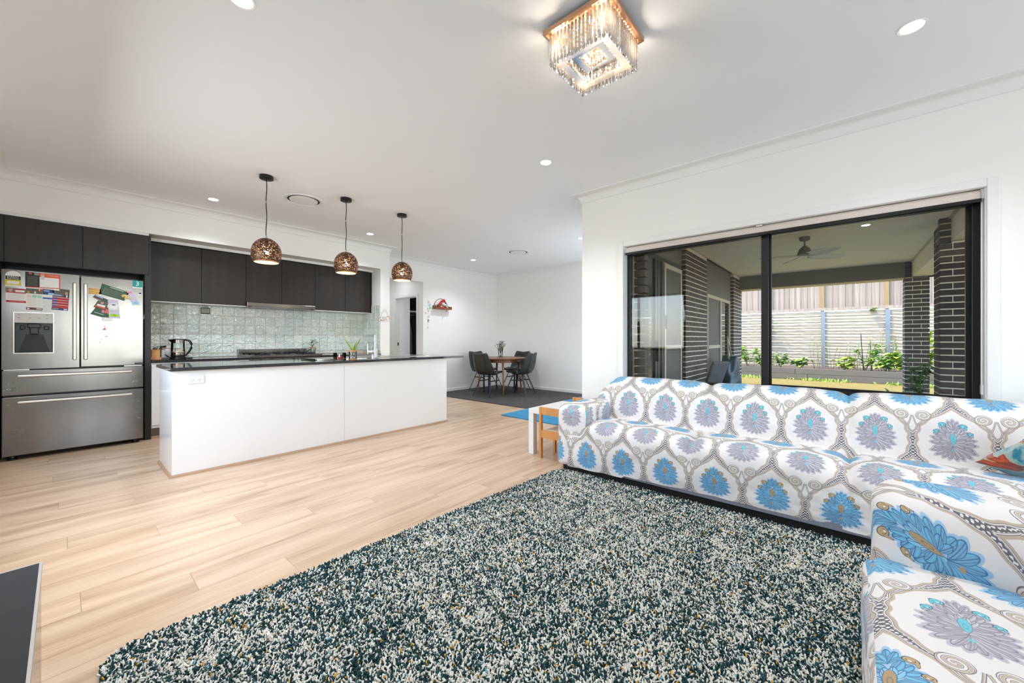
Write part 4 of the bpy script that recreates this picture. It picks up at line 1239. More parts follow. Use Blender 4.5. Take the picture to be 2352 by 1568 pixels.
card('flyer', 'small blue and white business card magnet with a wave', [(-0.143, 1.628), (-0.072, 1.624), (-0.075, 1.522), (-0.143, 1.526)],
     [(0, 0, 1, .5, 'print_navy'), (.1, .1, .6, .2, 'print_sky'), (.12, .26, .7, .36, 'print_royal'), (.5, .3, 1, .5, 'print_sky'), (0, .78, .9, .92, 'print_royal'), (.3, .72, 1, .8, 'print_sky')])
card('flyer', 'red and blue calendar flyer with a photo heading, tilted', [(-0.078, 1.644), (0.03, 1.636), (0.018, 1.425), (-0.088, 1.433)],
     [(0, 0, 1, .4, 'print_photo'), (.02, .02, .38, .1, 'print_white'), (.74, .12, .9, .28, 'print_skin'), (.7, .26, .94, .39, 'print_black'), (.8, .27, .9, .39, 'print_white'), (0, .28, .55, .33, 'print_sky'), (0, .38, 1, .9, 'print_red'), (0, .9, 1, 1, 'print_navy'), (.72, .92, .95, .98, 'print_white'), (.05, .93, .4, .96, 'print_sky')] + [(0.03 + .32 * (i % 3), .42 + .115 * (i // 3), .30 + .32 * (i % 3), .495 + .115 * (i // 3), 'print_royal' if i % 3 == 0 else 'print_crimson') for i in range(12)] + lines(.03, .97, .405, .88, 4, 'print_white', .14))
card('flyer', 'dark green calendar magnet tilted at the top of the right fridge door', [(0.251, 1.726), (0.456, 1.648), (0.416, 1.555), (0.228, 1.617)],
     [(.12, .30, .97, .88, 'print_grey')] + [(.16 + .052 * i, .33, .19 + .052 * i, .86, 'print_green') for i in range(15)] + [(.3, .08, .8, .14, 'print_palegrey')], base='print_green')
card('photo_magnet', 'amber orange photo magnet beside the right door handle', [(0.158, 1.672), (0.243, 1.664), (0.246, 1.597), (0.156, 1.600)], [(0, .86, 1, 1, 'print_white'), (.0, .3, .9, .45, 'print_sand'), (.0, .6, .8, .7, 'print_sand')], base='print_amber')
card('photo_magnet', 'small dark photo magnet with blue sky under the amber photo', [(0.205, 1.607), (0.262, 1.577), (0.245, 1.535), (0.182, 1.575)], [(.1, .05, .95, .3, 'print_sky'), (.1, .3, .9, .8, 'print_brown'), (0, .88, 1, .94, 'print_white')], base='print_photo', dy=.003)
card('photo_magnet', 'dark brown photo magnet with an orange and white strip', [(0.222, 1.545), (0.300, 1.530), (0.275, 1.440), (0.190, 1.476)], [(.35, .1, .6, .35, 'print_skin'), (.15, .45, .85, .68, 'print_white'), (.05, .7, .9, .85, 'print_orange'), (0, .85, 1, 1, 'print_brown')], base='print_photo', dy=.004)
card('flyer', 'green leaflet with a pink and an orange heart', [(0.262, 1.575), (0.300, 1.555), (0.318, 1.345), (0.168, 1.402)], [(.0, .62, .95, .97, 'print_green'), (.45, .55, .62, .75, 'print_pink'), (.64, .5, .9, .72, 'print_coral'), (.1, .83, .6, .86, 'print_palegrey')], base='print_green', dy=.001)
card('flyer', 'narrow lilac list with a lime green foot behind a round magnet', [(0.292, 1.565), (0.368, 1.560), (0.386, 1.362), (0.302, 1.368)], [(.05, .02, .9, .08, 'print_lilac'), (.1, .78, .92, .92, 'print_lime')] + lines(.15, .8, .12, .7, 9, 'print_palegrey', .25), base='print_lilac', dy=.005, texts=[('SIDE', 0.011, 'print_black', .5, .82), ('VEGE', 0.011, 'print_black', .5, .885)])
rm = MB()
n = 40
rm.add([((0.048 if i % 2 else 0.043) * math.cos(2 * PI * i / n), -0.002, (0.040 if i % 2 else 0.035) * math.sin(2 * PI * i / n)) for i in range(n)] + [(0.043 * math.cos(2 * PI * i / n), 0.0, 0.035 * math.sin(2 * PI * i / n)) for i in range(n)], [tuple(range(n))] + [(i, i + n, (i + 1) % n + n, (i + 1) % n) for i in range(n)])
rm.disc((0, -0.0024, 0), 0.036, 28, 1, 'y', 0.029).disc((0, -0.0027, 0), 0.0345, 28, 0, 'y', 0.0275)
rm.add([(-0.012, -.0030, 0.014), (0.014, -.0030, 0.012), (0.014, -.0030, 0.022), (-0.012, -.0030, 0.024)], [(0, 1, 2, 3)], 2)
ro = rm.build('round_magnet', ['print_white', 'print_black', 'print_navy'])
ro.location = (0.335, FY - 0.0085, 1.487); tag(ro, 'round white scalloped magnet with a dark ring on the lilac list', 'magnet', 'magnets and flyers on the fridge')
card('flyer', 'lilac list with a pale blue foot, tilted, near the fridge hinge', [(0.418, 1.685), (0.473, 1.683), (0.542, 1.523), (0.480, 1.512)], [(.1, .14, .8, .26, 'print_pink'), (.05, .04, .3, .16, 'print_lime'), (.1, .78, .92, .95, 'print_sky')] + lines(.2, .85, .34, .72, 7, 'print_palegrey', .25), base='print_lilac', texts=[('SIDE', 0.0085, 'print_black', .5, .83), ('VEGE', 0.0085, 'print_black', .5, .90)])
card('flyer', 'small blank white note magnet below the green leaflet', [(0.253, 1.372), (0.327, 1.368), (0.327, 1.332), (0.252, 1.336)], [(.05, .1, .95, .9, 'print_white')], base='print_palegrey', dy=.007)
card('warranty_sticker', 'teal square warranty sticker with a big white 3', [(0.480, 1.785), (0.557, 1.782), (0.557, 1.700), (0.480, 1.702)], [(0, 0, 1, .84, 'print_teal'), (.05, .84, .95, .98, 'print_white')], texts=[('3', 0.062, 'print_white', .5, .42), ('WARRANTY', 0.0095, 'print_teal', .5, .92)], cat='sticker')
card('badge_magnet', 'tiny navy and white badge near the fridge hinge', [(0.530, 1.655), (0.548, 1.654), (0.546, 1.626), (0.520, 1.627)], [(0.1, 0, 1, .55, 'print_navy')])
hm = MB()
for c, rx, rz, a in (((-0.012, -.006, .012), 0.022, 0.011, -10), ((0.006, -.007, 0.002), 0.012, 0.020, 35), ((0.022, -.006, -0.012), 0.007, 0.022, 55), ((-0.002, -.006, -0.012), 0.007, 0.018, 20), ((0.034, -.006, -.016), .006, .018, 75), ((-0.02, -.005, 0.0), 0.01, 0.01, 0)):
    q = Euler((0, R(a), 0)).to_matrix()
    vs, fs = [], []
    for i in range(7):
        th = PI * i / 6
        for j in range(10):
            ph = 2 * PI * j / 10
            vs.append(Vector(c) + q @ Vector((rx * math.sin(th) * math.cos(ph), 0.006 * math.sin(th) * math.sin(ph), rz * math.cos(th))))
    for i in range(6):
        for j in range(10):
            fs.append((i * 10 + j, i * 10 + (j + 1) % 10, (i + 1) * 10 + (j + 1) % 10, (i + 1) * 10 + j))
    hm.add(vs, fs)
ho = hm.build('clay_magnet', 'print_sand', None, smooth='all')
ho.location = (0.425, FY - 0.003, 1.60); tag(ho, 'lumpy sand coloured clay magnet over the green calendar corner', 'magnet', 'magnets and flyers on the fridge')
for nm, lab, x, z, s_ in (('mark', 'small pinkish food stain marks on the right fridge door', 0.268, 1.245, 1.0),):
    mk = MB()
    for (ox, oz, rx, rz) in ((0, 0, .014, .008), (0.003, .012, .006, .006), (.002, .03, .005, .004), (.014, -.075, .010, .004), (-.02, -.105, .004, .003), (-.034, -.135, .005, .003), (.05, -.105, .003, .002), (.085, -.105, .003, .002), (-.015, .048, .002, .003)):
        mk.disc((ox, 0, oz), rx, 9, 0, 'y', rz)
    o = mk.build('stain_marks', 'print_coral'); o.location = (x, FY - 0.0005, z); tag(o, lab, 'stain')

# things on the wall bench
def pos_bench(x, y): return (x, y, BZ)
kt = thing('kettle', 'glass and steel electric kettle with a black handle on the wall bench', 'kettle', (0.905, 6.19, BZ))
MB().lathe([(0.078, 0.0), (0.08, 0.006), (0.078, 0.02), (0.06, 0.024)], 28).build('power_base', 'black_plastic', kt, smooth=True)
MB().lathe([(0.066, 0.024), (0.07, 0.03), (0.0715, 0.075), (0.07, 0.078)], 28).build('steel_foot', 'steel', kt, smooth=True)
MB().lathe([(0.0725, 0.078), (0.0735, 0.083), (0.0725, 0.088)], 28).build('gold_ring', 'bronze_gold', kt, smooth=True)
MB().lathe([(0.07, 0.088), (0.066, 0.195)], 28, cap=False).build('glass_jug', 'jar_glass', kt, smooth=True)
MB().lathe([(0.067, 0.195), (0.0675, 0.235), (0.06, 0.243), (0.03, 0.247), (0.001, 0.248)], 28).build('steel_lid', 'steel', kt, smooth=True)
MB().add([(-0.06, -0.02, 0.20), (-0.06, 0.02, 0.20), (-0.10, 0.0, 0.238), (-0.055, -0.02, 0.238), (-0.055, 0.02, 0.238)], [(0, 2, 1), (0, 3, 2), (1, 2, 4), (2, 3, 4)]).build('spout', 'black_metal', kt)
hp = [(0.06, 0, 0.232), (0.085, 0, 0.232), (0.112, 0, 0.215), (0.128, 0, 0.18), (0.126, 0, 0.135), (0.105, 0, 0.09), (0.078, 0, 0.05), (0.07, 0, 0.035)]
MB().tube(hp, 0.012, 10, radii=[.012, .013, .0135, .014, .0135, .012, .010, .009]).build('handle', 'black_plastic', kt, smooth='all')
MB().box(0.064, 0.072, -0.008, 0.008, 0.03, 0.235).build('handle_spine', 'steel', kt)
MB().tube([(-0.07, 0.02, 0.01), (-0.11, 0.05, 0.03), (-0.13, 0.04, 0.055), (-0.09, 0.0, 0.03)], 0.004, 6).build('cord', 'black_plastic', kt, smooth='all')
MB().box(0.08, 0.13, 0.03, 0.06, 0.0, 0.02).build('switch_tab', 'black_plastic', kt, bevel=0.006)
kt.rotation_euler = (0, 0, R(-18))
wbx = thing('wooden_grinder', 'small wooden box with a dark knob beside the black fridge panel', 'box', (0.69, 6.12, BZ))
MB().box(-0.048, 0.048, -0.05, 0.05, 0, 0.03).build('base', 'terracotta_wood', wbx, bevel=0.004)
MB().box(-0.038, 0.038, -0.04, 0.04, 0.03, 0.115).build('body', 'light_wood', wbx, bevel=0.004)
MB().box(-0.042, 0.042, -0.044, 0.044, 0.112, 0.12).build('lid', 'light_wood', wbx, bevel=0.003)
MB().lathe([(0.014, 0.12), (0.026, 0.13), (0.02, 0.142), (0.001, 0.146)], 16).build('knob', 'cloth_olive', wbx, smooth=True)
tst = thing('toaster', 'small white box with a wooden top and black lever behind the kettle', 'appliance', (0.86, 6.36, BZ))
MB().box(-0.10, 0.10, -0.07, 0.07, 0.006, 0.12).build('body', 'white_plastic', tst, bevel=0.015, seg=3)
MB().box(-0.09, 0.09, -0.06, 0.06, 0.12, 0.128).build('top', 'light_wood', tst, bevel=0.003)
MB().tube([(-0.115, -0.08, 0.03), (-0.112, -0.08, 0.11), (-0.095, -0.08, 0.15), (-0.055, -0.08, 0.153)], 0.013, 8).build('lever', 'black_plastic', tst, smooth='all')
ckx = thing('bench_clock', 'small digital clock thermometer stuck on the tiles', 'clock', (1.24, YB - 0.017, 1.515))
MB().box(-0.05, 0.05, -0.012, 0.004, -0.035, 0.055).build('body', 'black_plastic', ckx, bevel=0.004)
MB().box(-0.042, 0.042, -0.0135, -0.011, -0.018, 0.045).build('screen', 'lcd', ckx)
MB().box(-0.05, 0.05, -0.013, 0.004, -0.056, -0.032).build('foot_strip', 'white_plastic', ckx, bevel=0.003)
MB().lathe([(0.03, 0), (0.028, 0.004), (0.008, 0.01), (0.001, 0.011)], 20).build('suction_cup', 'jar_glass', ckx, smooth=True)
ckx.children[-1].rotation_euler = (R(90), 0, 0); ckx.children[-1].location = (0, 0.002, 0.07)
text('10:51', 0.032, 'print_black', ckx, (-0.002, -0.0138, 0.028), (R(90), 0, 0), sx=1.0)
text('21.8  63', 0.018, 'print_black', ckx, (0, -0.0138, -0.004), (R(90), 0, 0))
ckx.rotation_euler = (0, 0, 0)

def jar_plant(name, label, loc, r, h, wood_base=True):
    t = thing(name, label, 'plant', loc)
    MB().lathe([(r * .98, 0.012), (r, 0.016), (r, h - 0.02), (r * .96, h - 0.014)], 24, cap=False).build('glass_jar', 'jar_glass', t, smooth=True)
    MB().lathe([(r * .97, 0.012), (r * .97, 0.014), (r * .97, h * .62), (0.001, h * .62)], 24).build('water', 'water_jar', t, smooth=True)
    MB().lathe([(r * 1.05, h - 0.016), (r * 1.05, h), (r * .5, h), (r * .5, h - 0.016)], 24, cap=False).build('collar', 'terracotta_wood', t, smooth=True)
    MB().lathe([(r * 1.02, 0.0), (r * 1.04, 0.003), (r * 1.04, 0.013), (0.001, 0.013)], 24).build('coaster', 'terracotta_wood', t, smooth=True)
    rt = MB()
    for k in range(7):
        a = rng.uniform(0, 2 * PI)
        rt.tube([(0.01 * math.cos(a), 0.01 * math.sin(a), h), (r * .5 * math.cos(a), r * .5 * math.sin(a), h * .55), (r * .7 * math.cos(a + .5), r * .7 * math.sin(a + .5), h * .2)], 0.002, 5)
    rt.build('roots', 'leaf_yellow', t, smooth='all')
    return t
# ---- island
IX0, IX1, IY0, IY1 = 0.57, 3.457, 4.172, 4.80
isl = thing('kitchen_island', 'long white gloss kitchen island with a timber bead at the floor', 'island', (2.0, 4.5, 0))
MB().box(IX0 + 0.018, 2.012, IY0 + 0.0, IY0 + 0.018, 0.002, 0.876).build('panel', 'white_gloss', isl, world=True)
MB().box(2.0145, IX1, IY0 + 0.0, IY0 + 0.018, 0.002, 0.876).build('panel', 'white_gloss', isl, world=True)
MB().box(IX0, IX0 + 0.018, IY0, IY1, 0.002, 0.876).build('end_panel', 'white_gloss', isl, world=True)
MB().box(IX1 - 0.018, IX1, IY0 + 0.018, IY1, 0.002, 0.876).build('end_panel', 'white_gloss', isl, world=True)
MB().box(IX0 + 0.02, IX1 - 0.02, IY0 + 0.02, IY1, 0.03, 0.872).build('carcass', 'white_gloss', isl, world=True)
bd = MB()
prof = [(0.0, 0.022), (0.006, 0.022), (0.014, 0.012), (0.016, 0.0)]
def bead(path):
    n = len(path); rows = []
    for i in range(n):
        p = Vector((*path[i], 0))
        d1_ = (p - Vector((*path[i - 1], 0))).normalized() if i else None
        d2_ = (Vector((*path[i + 1], 0)) - p).normalized() if i < n - 1 else None
        d1_ = d1_ or d2_; d2_ = d2_ or d1_
        n1 = Vector((d1_.y, -d1_.x, 0)); n2 = Vector((d2_.y, -d2_.x, 0))
        m_ = n1 + n2; m_ = m_ / max(.2, m_.dot(n1))
        rows.append([(p.x + m_.x * o, p.y + m_.y * o, z) for o, z in prof])
    return MB().grid(rows)
bead([(IX0, IY1), (IX0, IY0), (IX1, IY0), (IX1, IY1)]).build('floor_bead', 'oak_trim', isl, world=True)
IT = 0.907
it = thing('island_benchtop', 'polished black stone benchtop on the white island', 'benchtop', (2.15, 4.5, 0.878))
MB().box(0.556, 3.742, 4.128, 4.885, 0.878, IT).build('slab', 'stone_black', it, world=True, bevel=0.002)
gp = thing('power_outlet', 'white double power outlet on the island front', 'power outlet', (0.7245, IY0 - 0.001, 0.80))
MB().box(-0.058, 0.058, -0.008, 0, -0.037, 0.037).build('plate', 'outlet_plastic', gp, bevel=0.004, seg=3)
for sx in (-0.023, 0.023):
    MB().box(sx - .009, sx + .009, -0.011, -0.007, 0.014, 0.026).build('switch', 'trim_paint', gp, bevel=0.001)
sl = MB()
for cx in (-0.024, 0.024):
    for dx, a in ((-0.0075, 28), (0.0075, -28)):
        sl.obox((cx + dx, -0.0083, -0.004), 0.0011, 0.0004, 0.0045, Euler((0, R(a), 0)))
    sl.obox((cx, -0.0083, -0.016), 0.0011, 0.0004, 0.0042, Euler((0, 0, 0)))
sl.build('pin_slots', 'black_plastic', gp)

sk = thing('sink', 'stainless steel sink with drainer set in the island benchtop', 'sink', (2.6, 4.62, IT))
sm = MB()
sm.box(1.83, 3.36, 4.44, 4.455, 0.0 + IT, IT + 0.006).box(1.83, 3.36, 4.835, 4.85, IT, IT + 0.006).box(1.83, 1.845, 4.455, 4.835, IT, IT + 0.006).box(3.345, 3.36, 4.455, 4.835, IT, IT + 0.006).box(1.845, 2.35, 4.455, 4.835, IT - 0.0, IT + 0.003)
sm.box(2.86, 2.90, 4.455, 4.835, IT, IT + 0.004).build('rim', 'steel_bright', sk, world=True)
MB().box(2.35, 2.86, 4.455, 4.835, IT + 0.0005, IT + 0.0015).box(2.90, 3.345, 4.455, 4.835, IT + 0.0005, IT + 0.0015).build('bowl', 'steel', sk, world=True)
ct = thing('drainer_tray', 'thin steel drainer tray with a dark edge at the left of the sink', 'tray', (1.95, 4.55, IT))
MB().box(1.80, 2.10, 4.42, 4.80, IT + 0.007, IT + 0.012).build('tray', 'steel_bright', ct, world=True)
MB().box(1.795, 1.802, 4.41, 4.80, IT + 0.003, IT + 0.016).build('edge', 'black_metal', ct, world=True)
tpx = thing('kitchen_tap', 'square chrome mixer tap standing at the island sink', 'tap', (2.50, 4.385, IT))
MB().box(-0.026, 0.026, -0.024, 0.024, 0, 0.012).box(-0.024, 0.024, -0.02, 0.02, 0.01, 0.125).build('base', 'chrome', tpx, bevel=0.003)
MB().box(-0.015, 0.015, -0.013, 0.013, 0.12, 0.278).build('riser', 'chrome', tpx, bevel=0.003)
MB().box(-0.016, 0.016, -0.015, 0.22, 0.262, 0.285).build('spout', 'chrome', tpx, bevel=0.003)
MB().box(-0.10, -0.024, -0.012, 0.012, 0.07, 0.1).box(-0.108, -0.094, -0.008, 0.008, 0.05, 0.178).build('lever', 'chrome', tpx, bevel=0.003)
MB().lathe([(0.011, 0), (0.011, 0.05), (0.008, 0.055)], 12, c=(-0.04, -0.012, 0.0)).build('side_knob', 'steel_bright', tpx, smooth=True)
cd = thing('candle_jar', 'lit red candle in a square glass jar on the island', 'candle', (2.02, 4.31, IT))
cj = MB().box(-0.052, 0.052, -0.052, 0.052, 0.0, 0.006)
for a, b, c_, d_ in ((-.052, -.049, -.052, .052), (.049, .052, -.052, .052), (-.049, .049, -.052, -.049), (-.049, .049, .049, .052)):
    cj.box(a, b, c_, d_, 0.006, 0.083)
cj.build('glass_jar', 'jar_glass', cd)
MB().lathe([(0.046, 0.0065), (0.047, 0.03), (0.046, 0.036), (0.02, 0.033), (0.001, 0.0335)], 24).build('wax', 'wax_red', cd, smooth=True)
MB().lathe([(0.0015, 0.033), (0.005, 0.04), (0.006, 0.046), (0.003, 0.056), (0.0005, 0.062)], 12).build('flame', 'flame_glow', cd, smooth=True)
jp = jar_plant('jar_plant', 'strappy green cutting in a glass jar with a wooden collar on the island', (2.165, 4.285, IT), 0.043, 0.108)
lf = MB()
for d, L, w, dr in (((-0.62, -.05, 1), .25, .016, .12), ((-0.3, .1, 1), .12, .02, .5), ((.15, .1, 1), .11, .016, .3), ((.55, -.1, 1), .22, .017, .02), ((.35, .05, 1), .15, .015, .1), ((-.1, -.1, 1), .15, .012, .6), ((.75, .1, .8), .12, .010, .2), ((-.5, 0, 1), .2, .013, .1)):
    leaf_quads(lf, (0, 0, 0.085), (d[0] * .652 , -d[0] * .758 + d[1], d[2]), L, w, dr, int(rng.integers(0, 2)), 5)
lf.build('leaves', ['leaf_mid', 'leaf_bright'], jp)
MB().tube([(-.05, .06, .24), (-.09, .11, .30), (-.13, .15, .325), (-.17, .2, .335)], 0.0025, 5).build('dry_tip', 'leaf_yellow', jp, smooth='all')
jp2 = jar_plant('jar_plant', 'small leafy cutting in a glass jar behind the cooker', (2.595, 6.45, BZ), 0.036, 0.115)
lf = MB()
for k in range(15):
    a = rng.uniform(0, 2 * PI); z = rng.uniform(.12, .24)
    leaf_quads(lf, (0.02 * math.cos(a), 0.02 * math.sin(a), z), (math.cos(a), math.sin(a), .6), rng.uniform(.045, .075), .017, .3, int(rng.integers(0, 2)), 3)
lf.build('leaves', ['leaf_mid', 'leaf_dark'], jp2)
MB().tube([(0, 0, .06), (.005, 0, .15), (-.01, .01, .24)], 0.003, 5).build('stem', 'stem_green', jp2, smooth='all')
so_ = thing('socket', 'white wall socket on the tiled nib beside the tap', 'power outlet', (3.4985, 6.44, 1.055))
MB().box(-0.006, 0.0, -0.058, 0.058, -0.04, 0.04).build('plate', 'white_plastic', so_, bevel=0.003)

# hanging plaque on the nib
pq = thing('hanging_plaque', 'small pale floral plaque hanging by a cord on the white nib', 'sign', (3.585, YK - 0.002, 1.50))
MB().box(-0.098, 0.098, -0.006, 0, -0.042, 0.042).build('board', 'paper_white', pq, bevel=0.004)
fb = MB()
for cx, cz in ((-.085, .022), (-.088, 0), (-.08, -.022), (-.06, -.034), (-.035, -.036), (-.012, -.036), (.06, .032), (.08, .034), (.086, .015), (.045, .036), (-.07, -.03), (.09, -.005)):
    fb.disc((cx, -0.0065, cz), 0.0085, 9, int(rng.integers(0, 3)), 'y', 0.0075)
fb.build('flowers', ['print_coral', 'print_orange', 'print_brown'], pq)
text('choose', 0.03, 'print_grey', pq, (-0.01, -0.0064, 0.018), (R(90), 0, 0))
text('happy', 0.036, 'print_grey', pq, (0.0, -0.0064, -0.010), (R(90), 0, 0))
MB().tube([(-0.07, -0.004, 0.042), (-0.02, -0.004, 0.145), (0.02, -0.004, 0.145), (0.07, -0.004, 0.042)], 0.0018, 5).build('cord', 'print_grey', pq)
MB().lathe([(0.006, 0), (0.006, 0.01)], 10).build('nail', 'steel_bright', pq)
pq.children[-1].rotation_euler = (R(90), 0, 0); pq.children[-1].location = (0, 0, 0.146)

# ================================================================== CEILING FITTINGS
DL = [((1.105, 5.455), 'downlight in the ceiling over the kettle end of the bench'), ((3.017, 5.436), 'downlight in the ceiling between the second and third pendants'), ((2.836, 2.033), 'downlight in the ceiling over the near end of the patterned sofa'),
      ((2.829, -0.272), 'downlight in the ceiling nearest the window wall, right of the chandelier'), ((5.37, 5.648), 'downlight in the ceiling left of the dining corner'), ((5.33, 3.133), 'downlight in the ceiling half hidden by the window wall corner'),
      ((0.542, 2.148), 'downlight in the ceiling over the timber floor left of the chandelier'), ((0.542, -0.272), 'downlight in the ceiling over the television unit')]
for (x, y), lab in DL:
    downlight(x, y, CEIL, lab, 'round white downlights', True, DOWNLIGHT_W)
hl = downlight(4.35, 7.15, CEIL, 'unseen downlight added in the hall ceiling for brightness', 'round white downlights', True, 10)  # lamp added out of view to brighten the hall
b2 = downlight(5.3, 7.3, CEIL, 'unseen downlight added to brighten the bedroom wall beyond the hall', 'round white downlights', True, 12)  # unseen lamp added so the white bedroom wall comes out bright

def vent(x, y, label):
    t = thing('ceiling_vent', label, 'vent', (x, y, CEIL), 0, 'round air conditioning vents')
    MB().lathe([(0.215, 0.0), (0.215, -0.004), (0.205, -0.009), (0.175, -0.006), (0.162, 0.03)], 48, cap=False).build('ring', 'white_plastic', t, smooth='all')
    MB().lathe([(0.001, -0.012), (0.135, -0.012), (0.145, -0.009), (0.146, 0.0), (0.001, 0.0)], 48, cap=False).build('disc', 'white_plastic', t, smooth=True)
    MB().lathe([(0.147, -0.0012), (0.165, -0.0012)], 48, cap=False).build('air_gap', 'void_black', t)
vent(1.79, 4.70, 'round white air vent in the ceiling between the first two pendants')
vent(5.424, 4.514, 'round white air vent in the ceiling before the dining corner')

def pendant(x, y, label):
    t = thing('pendant_lamp', label, 'lamp', (x, y, CEIL), 0, 'pierced bronze pendant lamps')
    MB().lathe([(0.06, 0.0), (0.06, -0.03), (0.055, -0.033), (0.001, -0.033)], 32).build('ceiling_cup', 'black_metal', t, smooth=True)
    pts = [(0.004 * math.sin(z * 21), 0.003 * math.sin(z * 17 + 1), -0.03 - z) for z in [0.57 * i / 24 for i in range(25)]]
    pts[-1] = (0, 0, -0.60)
    MB().tube(pts, 0.0042, 8).build('cord', 'black_plastic', t, smooth='all')
    MB().lathe([(0.004, -0.60), (0.006, -0.585), (0.01, -0.605), (0.012, -0.613)], 12).build('cord_grip', 'steel_bright', t, smooth=True)
    prof = []
    rr, ZS, TE = 0.130, 1.15, R(127)
    for i in range(26):
        th = R(6) + (TE - R(6)) * i / 25
        prof.append((rr * math.sin(th), rr * math.cos(th) * ZS))
    sh = MB().lathe(prof, 48, cap=False).build('shade', 'pierced_bronze', t, smooth='all')
    sh.location = (0, 0, -0.758)
    li = MB().lathe([(prof[-1][0] - 0.001, prof[-1][1] + 0.001), (prof[-1][0] + 0.001, prof[-1][1] - 0.002), (prof[-1][0] + 0.0035, prof[-1][1] + 0.003), (prof[-2][0] + 0.003, prof[-2][1])], 48, cap=False).build('rim', 'bronze_gold', sh, smooth='all')
    inn = []
    for i in range(8):
        th = R(112) + (TE - R(112)) * i / 7
        inn.append(((rr - 0.003) * math.sin(th), (rr - 0.003) * math.cos(th) * ZS))
    MB().lathe(inn, 48, cap=False).build('gold_lining', 'gold_inner', sh, smooth='all')
    MB().lathe([(0.018, 0.14), (0.02, 0.09), (0.016, 0.07)], 14).build('socket', 'black_plastic', sh, smooth=True)
    MB().lathe([(0.010, 0.05), (0.015, 0.03), (0.019, 0.01), (0.018, -0.006), (0.011, -0.016), (0.001, -0.019)], 18).build('bulb', 'bulb_glow', sh, smooth=True)
    l = bpy.data.lights.new('pendant_bulb', 'POINT'); l.energy = PENDANT_W; l.color = (1.0, 0.78, 0.48); l.shadow_soft_size = 0.03
    lo = bpy.data.objects.new('pendant_bulb', l); COL.objects.link(lo); lo.parent = t; lo.location = (0, 0, -0.80)
    return t
pendant(1.286, 4.282, 'pierced bronze globe pendant nearest the fridge')
pendant(2.082, 4.278, 'pierced bronze globe pendant in the middle of the three')
pendant(2.815, 4.279, 'pierced bronze globe pendant at the dining end of the island')

# square crystal ceiling light
CX0, CX1, CY0, CY1 = 1.592, 1.968, 0.782, 1.162
ch = thing('chandelier', 'square crystal ceiling light with a rose gold frame', 'chandelier', (1.78, 0.972, CEIL))
fm_ = MB()
fm_.box(CX0, CX1, CY0, CY0 + 0.012, 2.692, 2.716).box(CX0, CX1, CY1 - 0.012, CY1, 2.692, 2.716).box(CX0, CX0 + 0.012, CY0 + 0.012, CY1 - 0.012, 2.692, 2.716).box(CX1 - 0.012, CX1, CY0 + 0.012, CY1 - 0.012, 2.692, 2.716)
fm_.build('frame', 'bronze_gold', ch, world=True, bevel=0.002)
MB().box(CX0 + 0.012, CX1 - 0.012, CY0 + 0.012, CY1 - 0.012, 2.702, 2.712).build('mirror_plate', 'bronze_gold', ch, world=True)
MB().box(CX0 + 0.04, CX1 - 0.04, CY0 + 0.04, CY1 - 0.04, 2.712, 2.7395).build('backbox', 'bronze_gold', ch, world=True)
led = MB()
for u in (-.11, -.04, .04, .11):
    for v in (-.11, -.04, .04, .11):
        led.lathe([(0.001, 2.694), (0.010, 2.695), (0.011, 2.70)], 12, c=(1.78 + u, 0.972 + v, 0))
led.build('led_lamps', 'led_glow', ch, world=True)
def drop_mesh(L, r):
    mb = MB()
    prof = [(r * .35, 0), (r * .9, -0.006)]
    n = max(6, int(L / 0.012))
    for i in range(n + 1):
        prof.append((r * (1.0 if i % 2 else 0.82), -0.008 - (L - 0.02) * i / n))
    prof += [(r * .75, -L + 0.006), (r * .3, -L)]
    mb.lathe(prof, 6)
    return mb.mesh('crystal', 'crystal')
D1, D2, D3 = drop_mesh(0.165, 0.0085), drop_mesh(0.125, 0.0085), drop_mesh(0.055, 0.0095)
def ring(half, n, me, z):
    for i in range(n):
        u = -half + 2 * half * i / n
        for (x, y) in ((u, -half), (half, u), (-u, half), (-half, -u)):
            place('crystal', me, (x, y, z), ch, (0, 0, rng.uniform(0, 1)))
ring(0.158, 15, D1, -0.042)
ring(0.098, 9, D2, -0.042)
ring(0.048, 5, D3, -0.09)
tr_ = MB()
for h0, h1, z in ((0.152, 0.105, -0.178), (0.092, 0.055, -0.15)):
    for a, b, c_, d_ in ((-h0, h0, -h0, -h1), (-h0, h0, h1, h0), (-h0, -h1, -h1, h1), (h1, h0, -h1, h1)):
        tr_.box(a, b, c_, d_, z, z + 0.004)
tr_.build('tray', 'crystal', ch)
for k in range(5):
    l = bpy.data.lights.new('chandelier_led', 'POINT'); l.energy = CHANDELIER_W / 5; l.color = (1.0, 0.88, 0.72); l.shadow_soft_size = 0.03
    lo = bpy.data.objects.new('chandelier_led', l); COL.objects.link(lo); lo.parent = ch
    lo.location = ((0, 0, -0.13), (.125, .125, -.11), (-.125, .125, -.11), (.125, -.125, -.11), (-.125, -.125, -.11))[k]

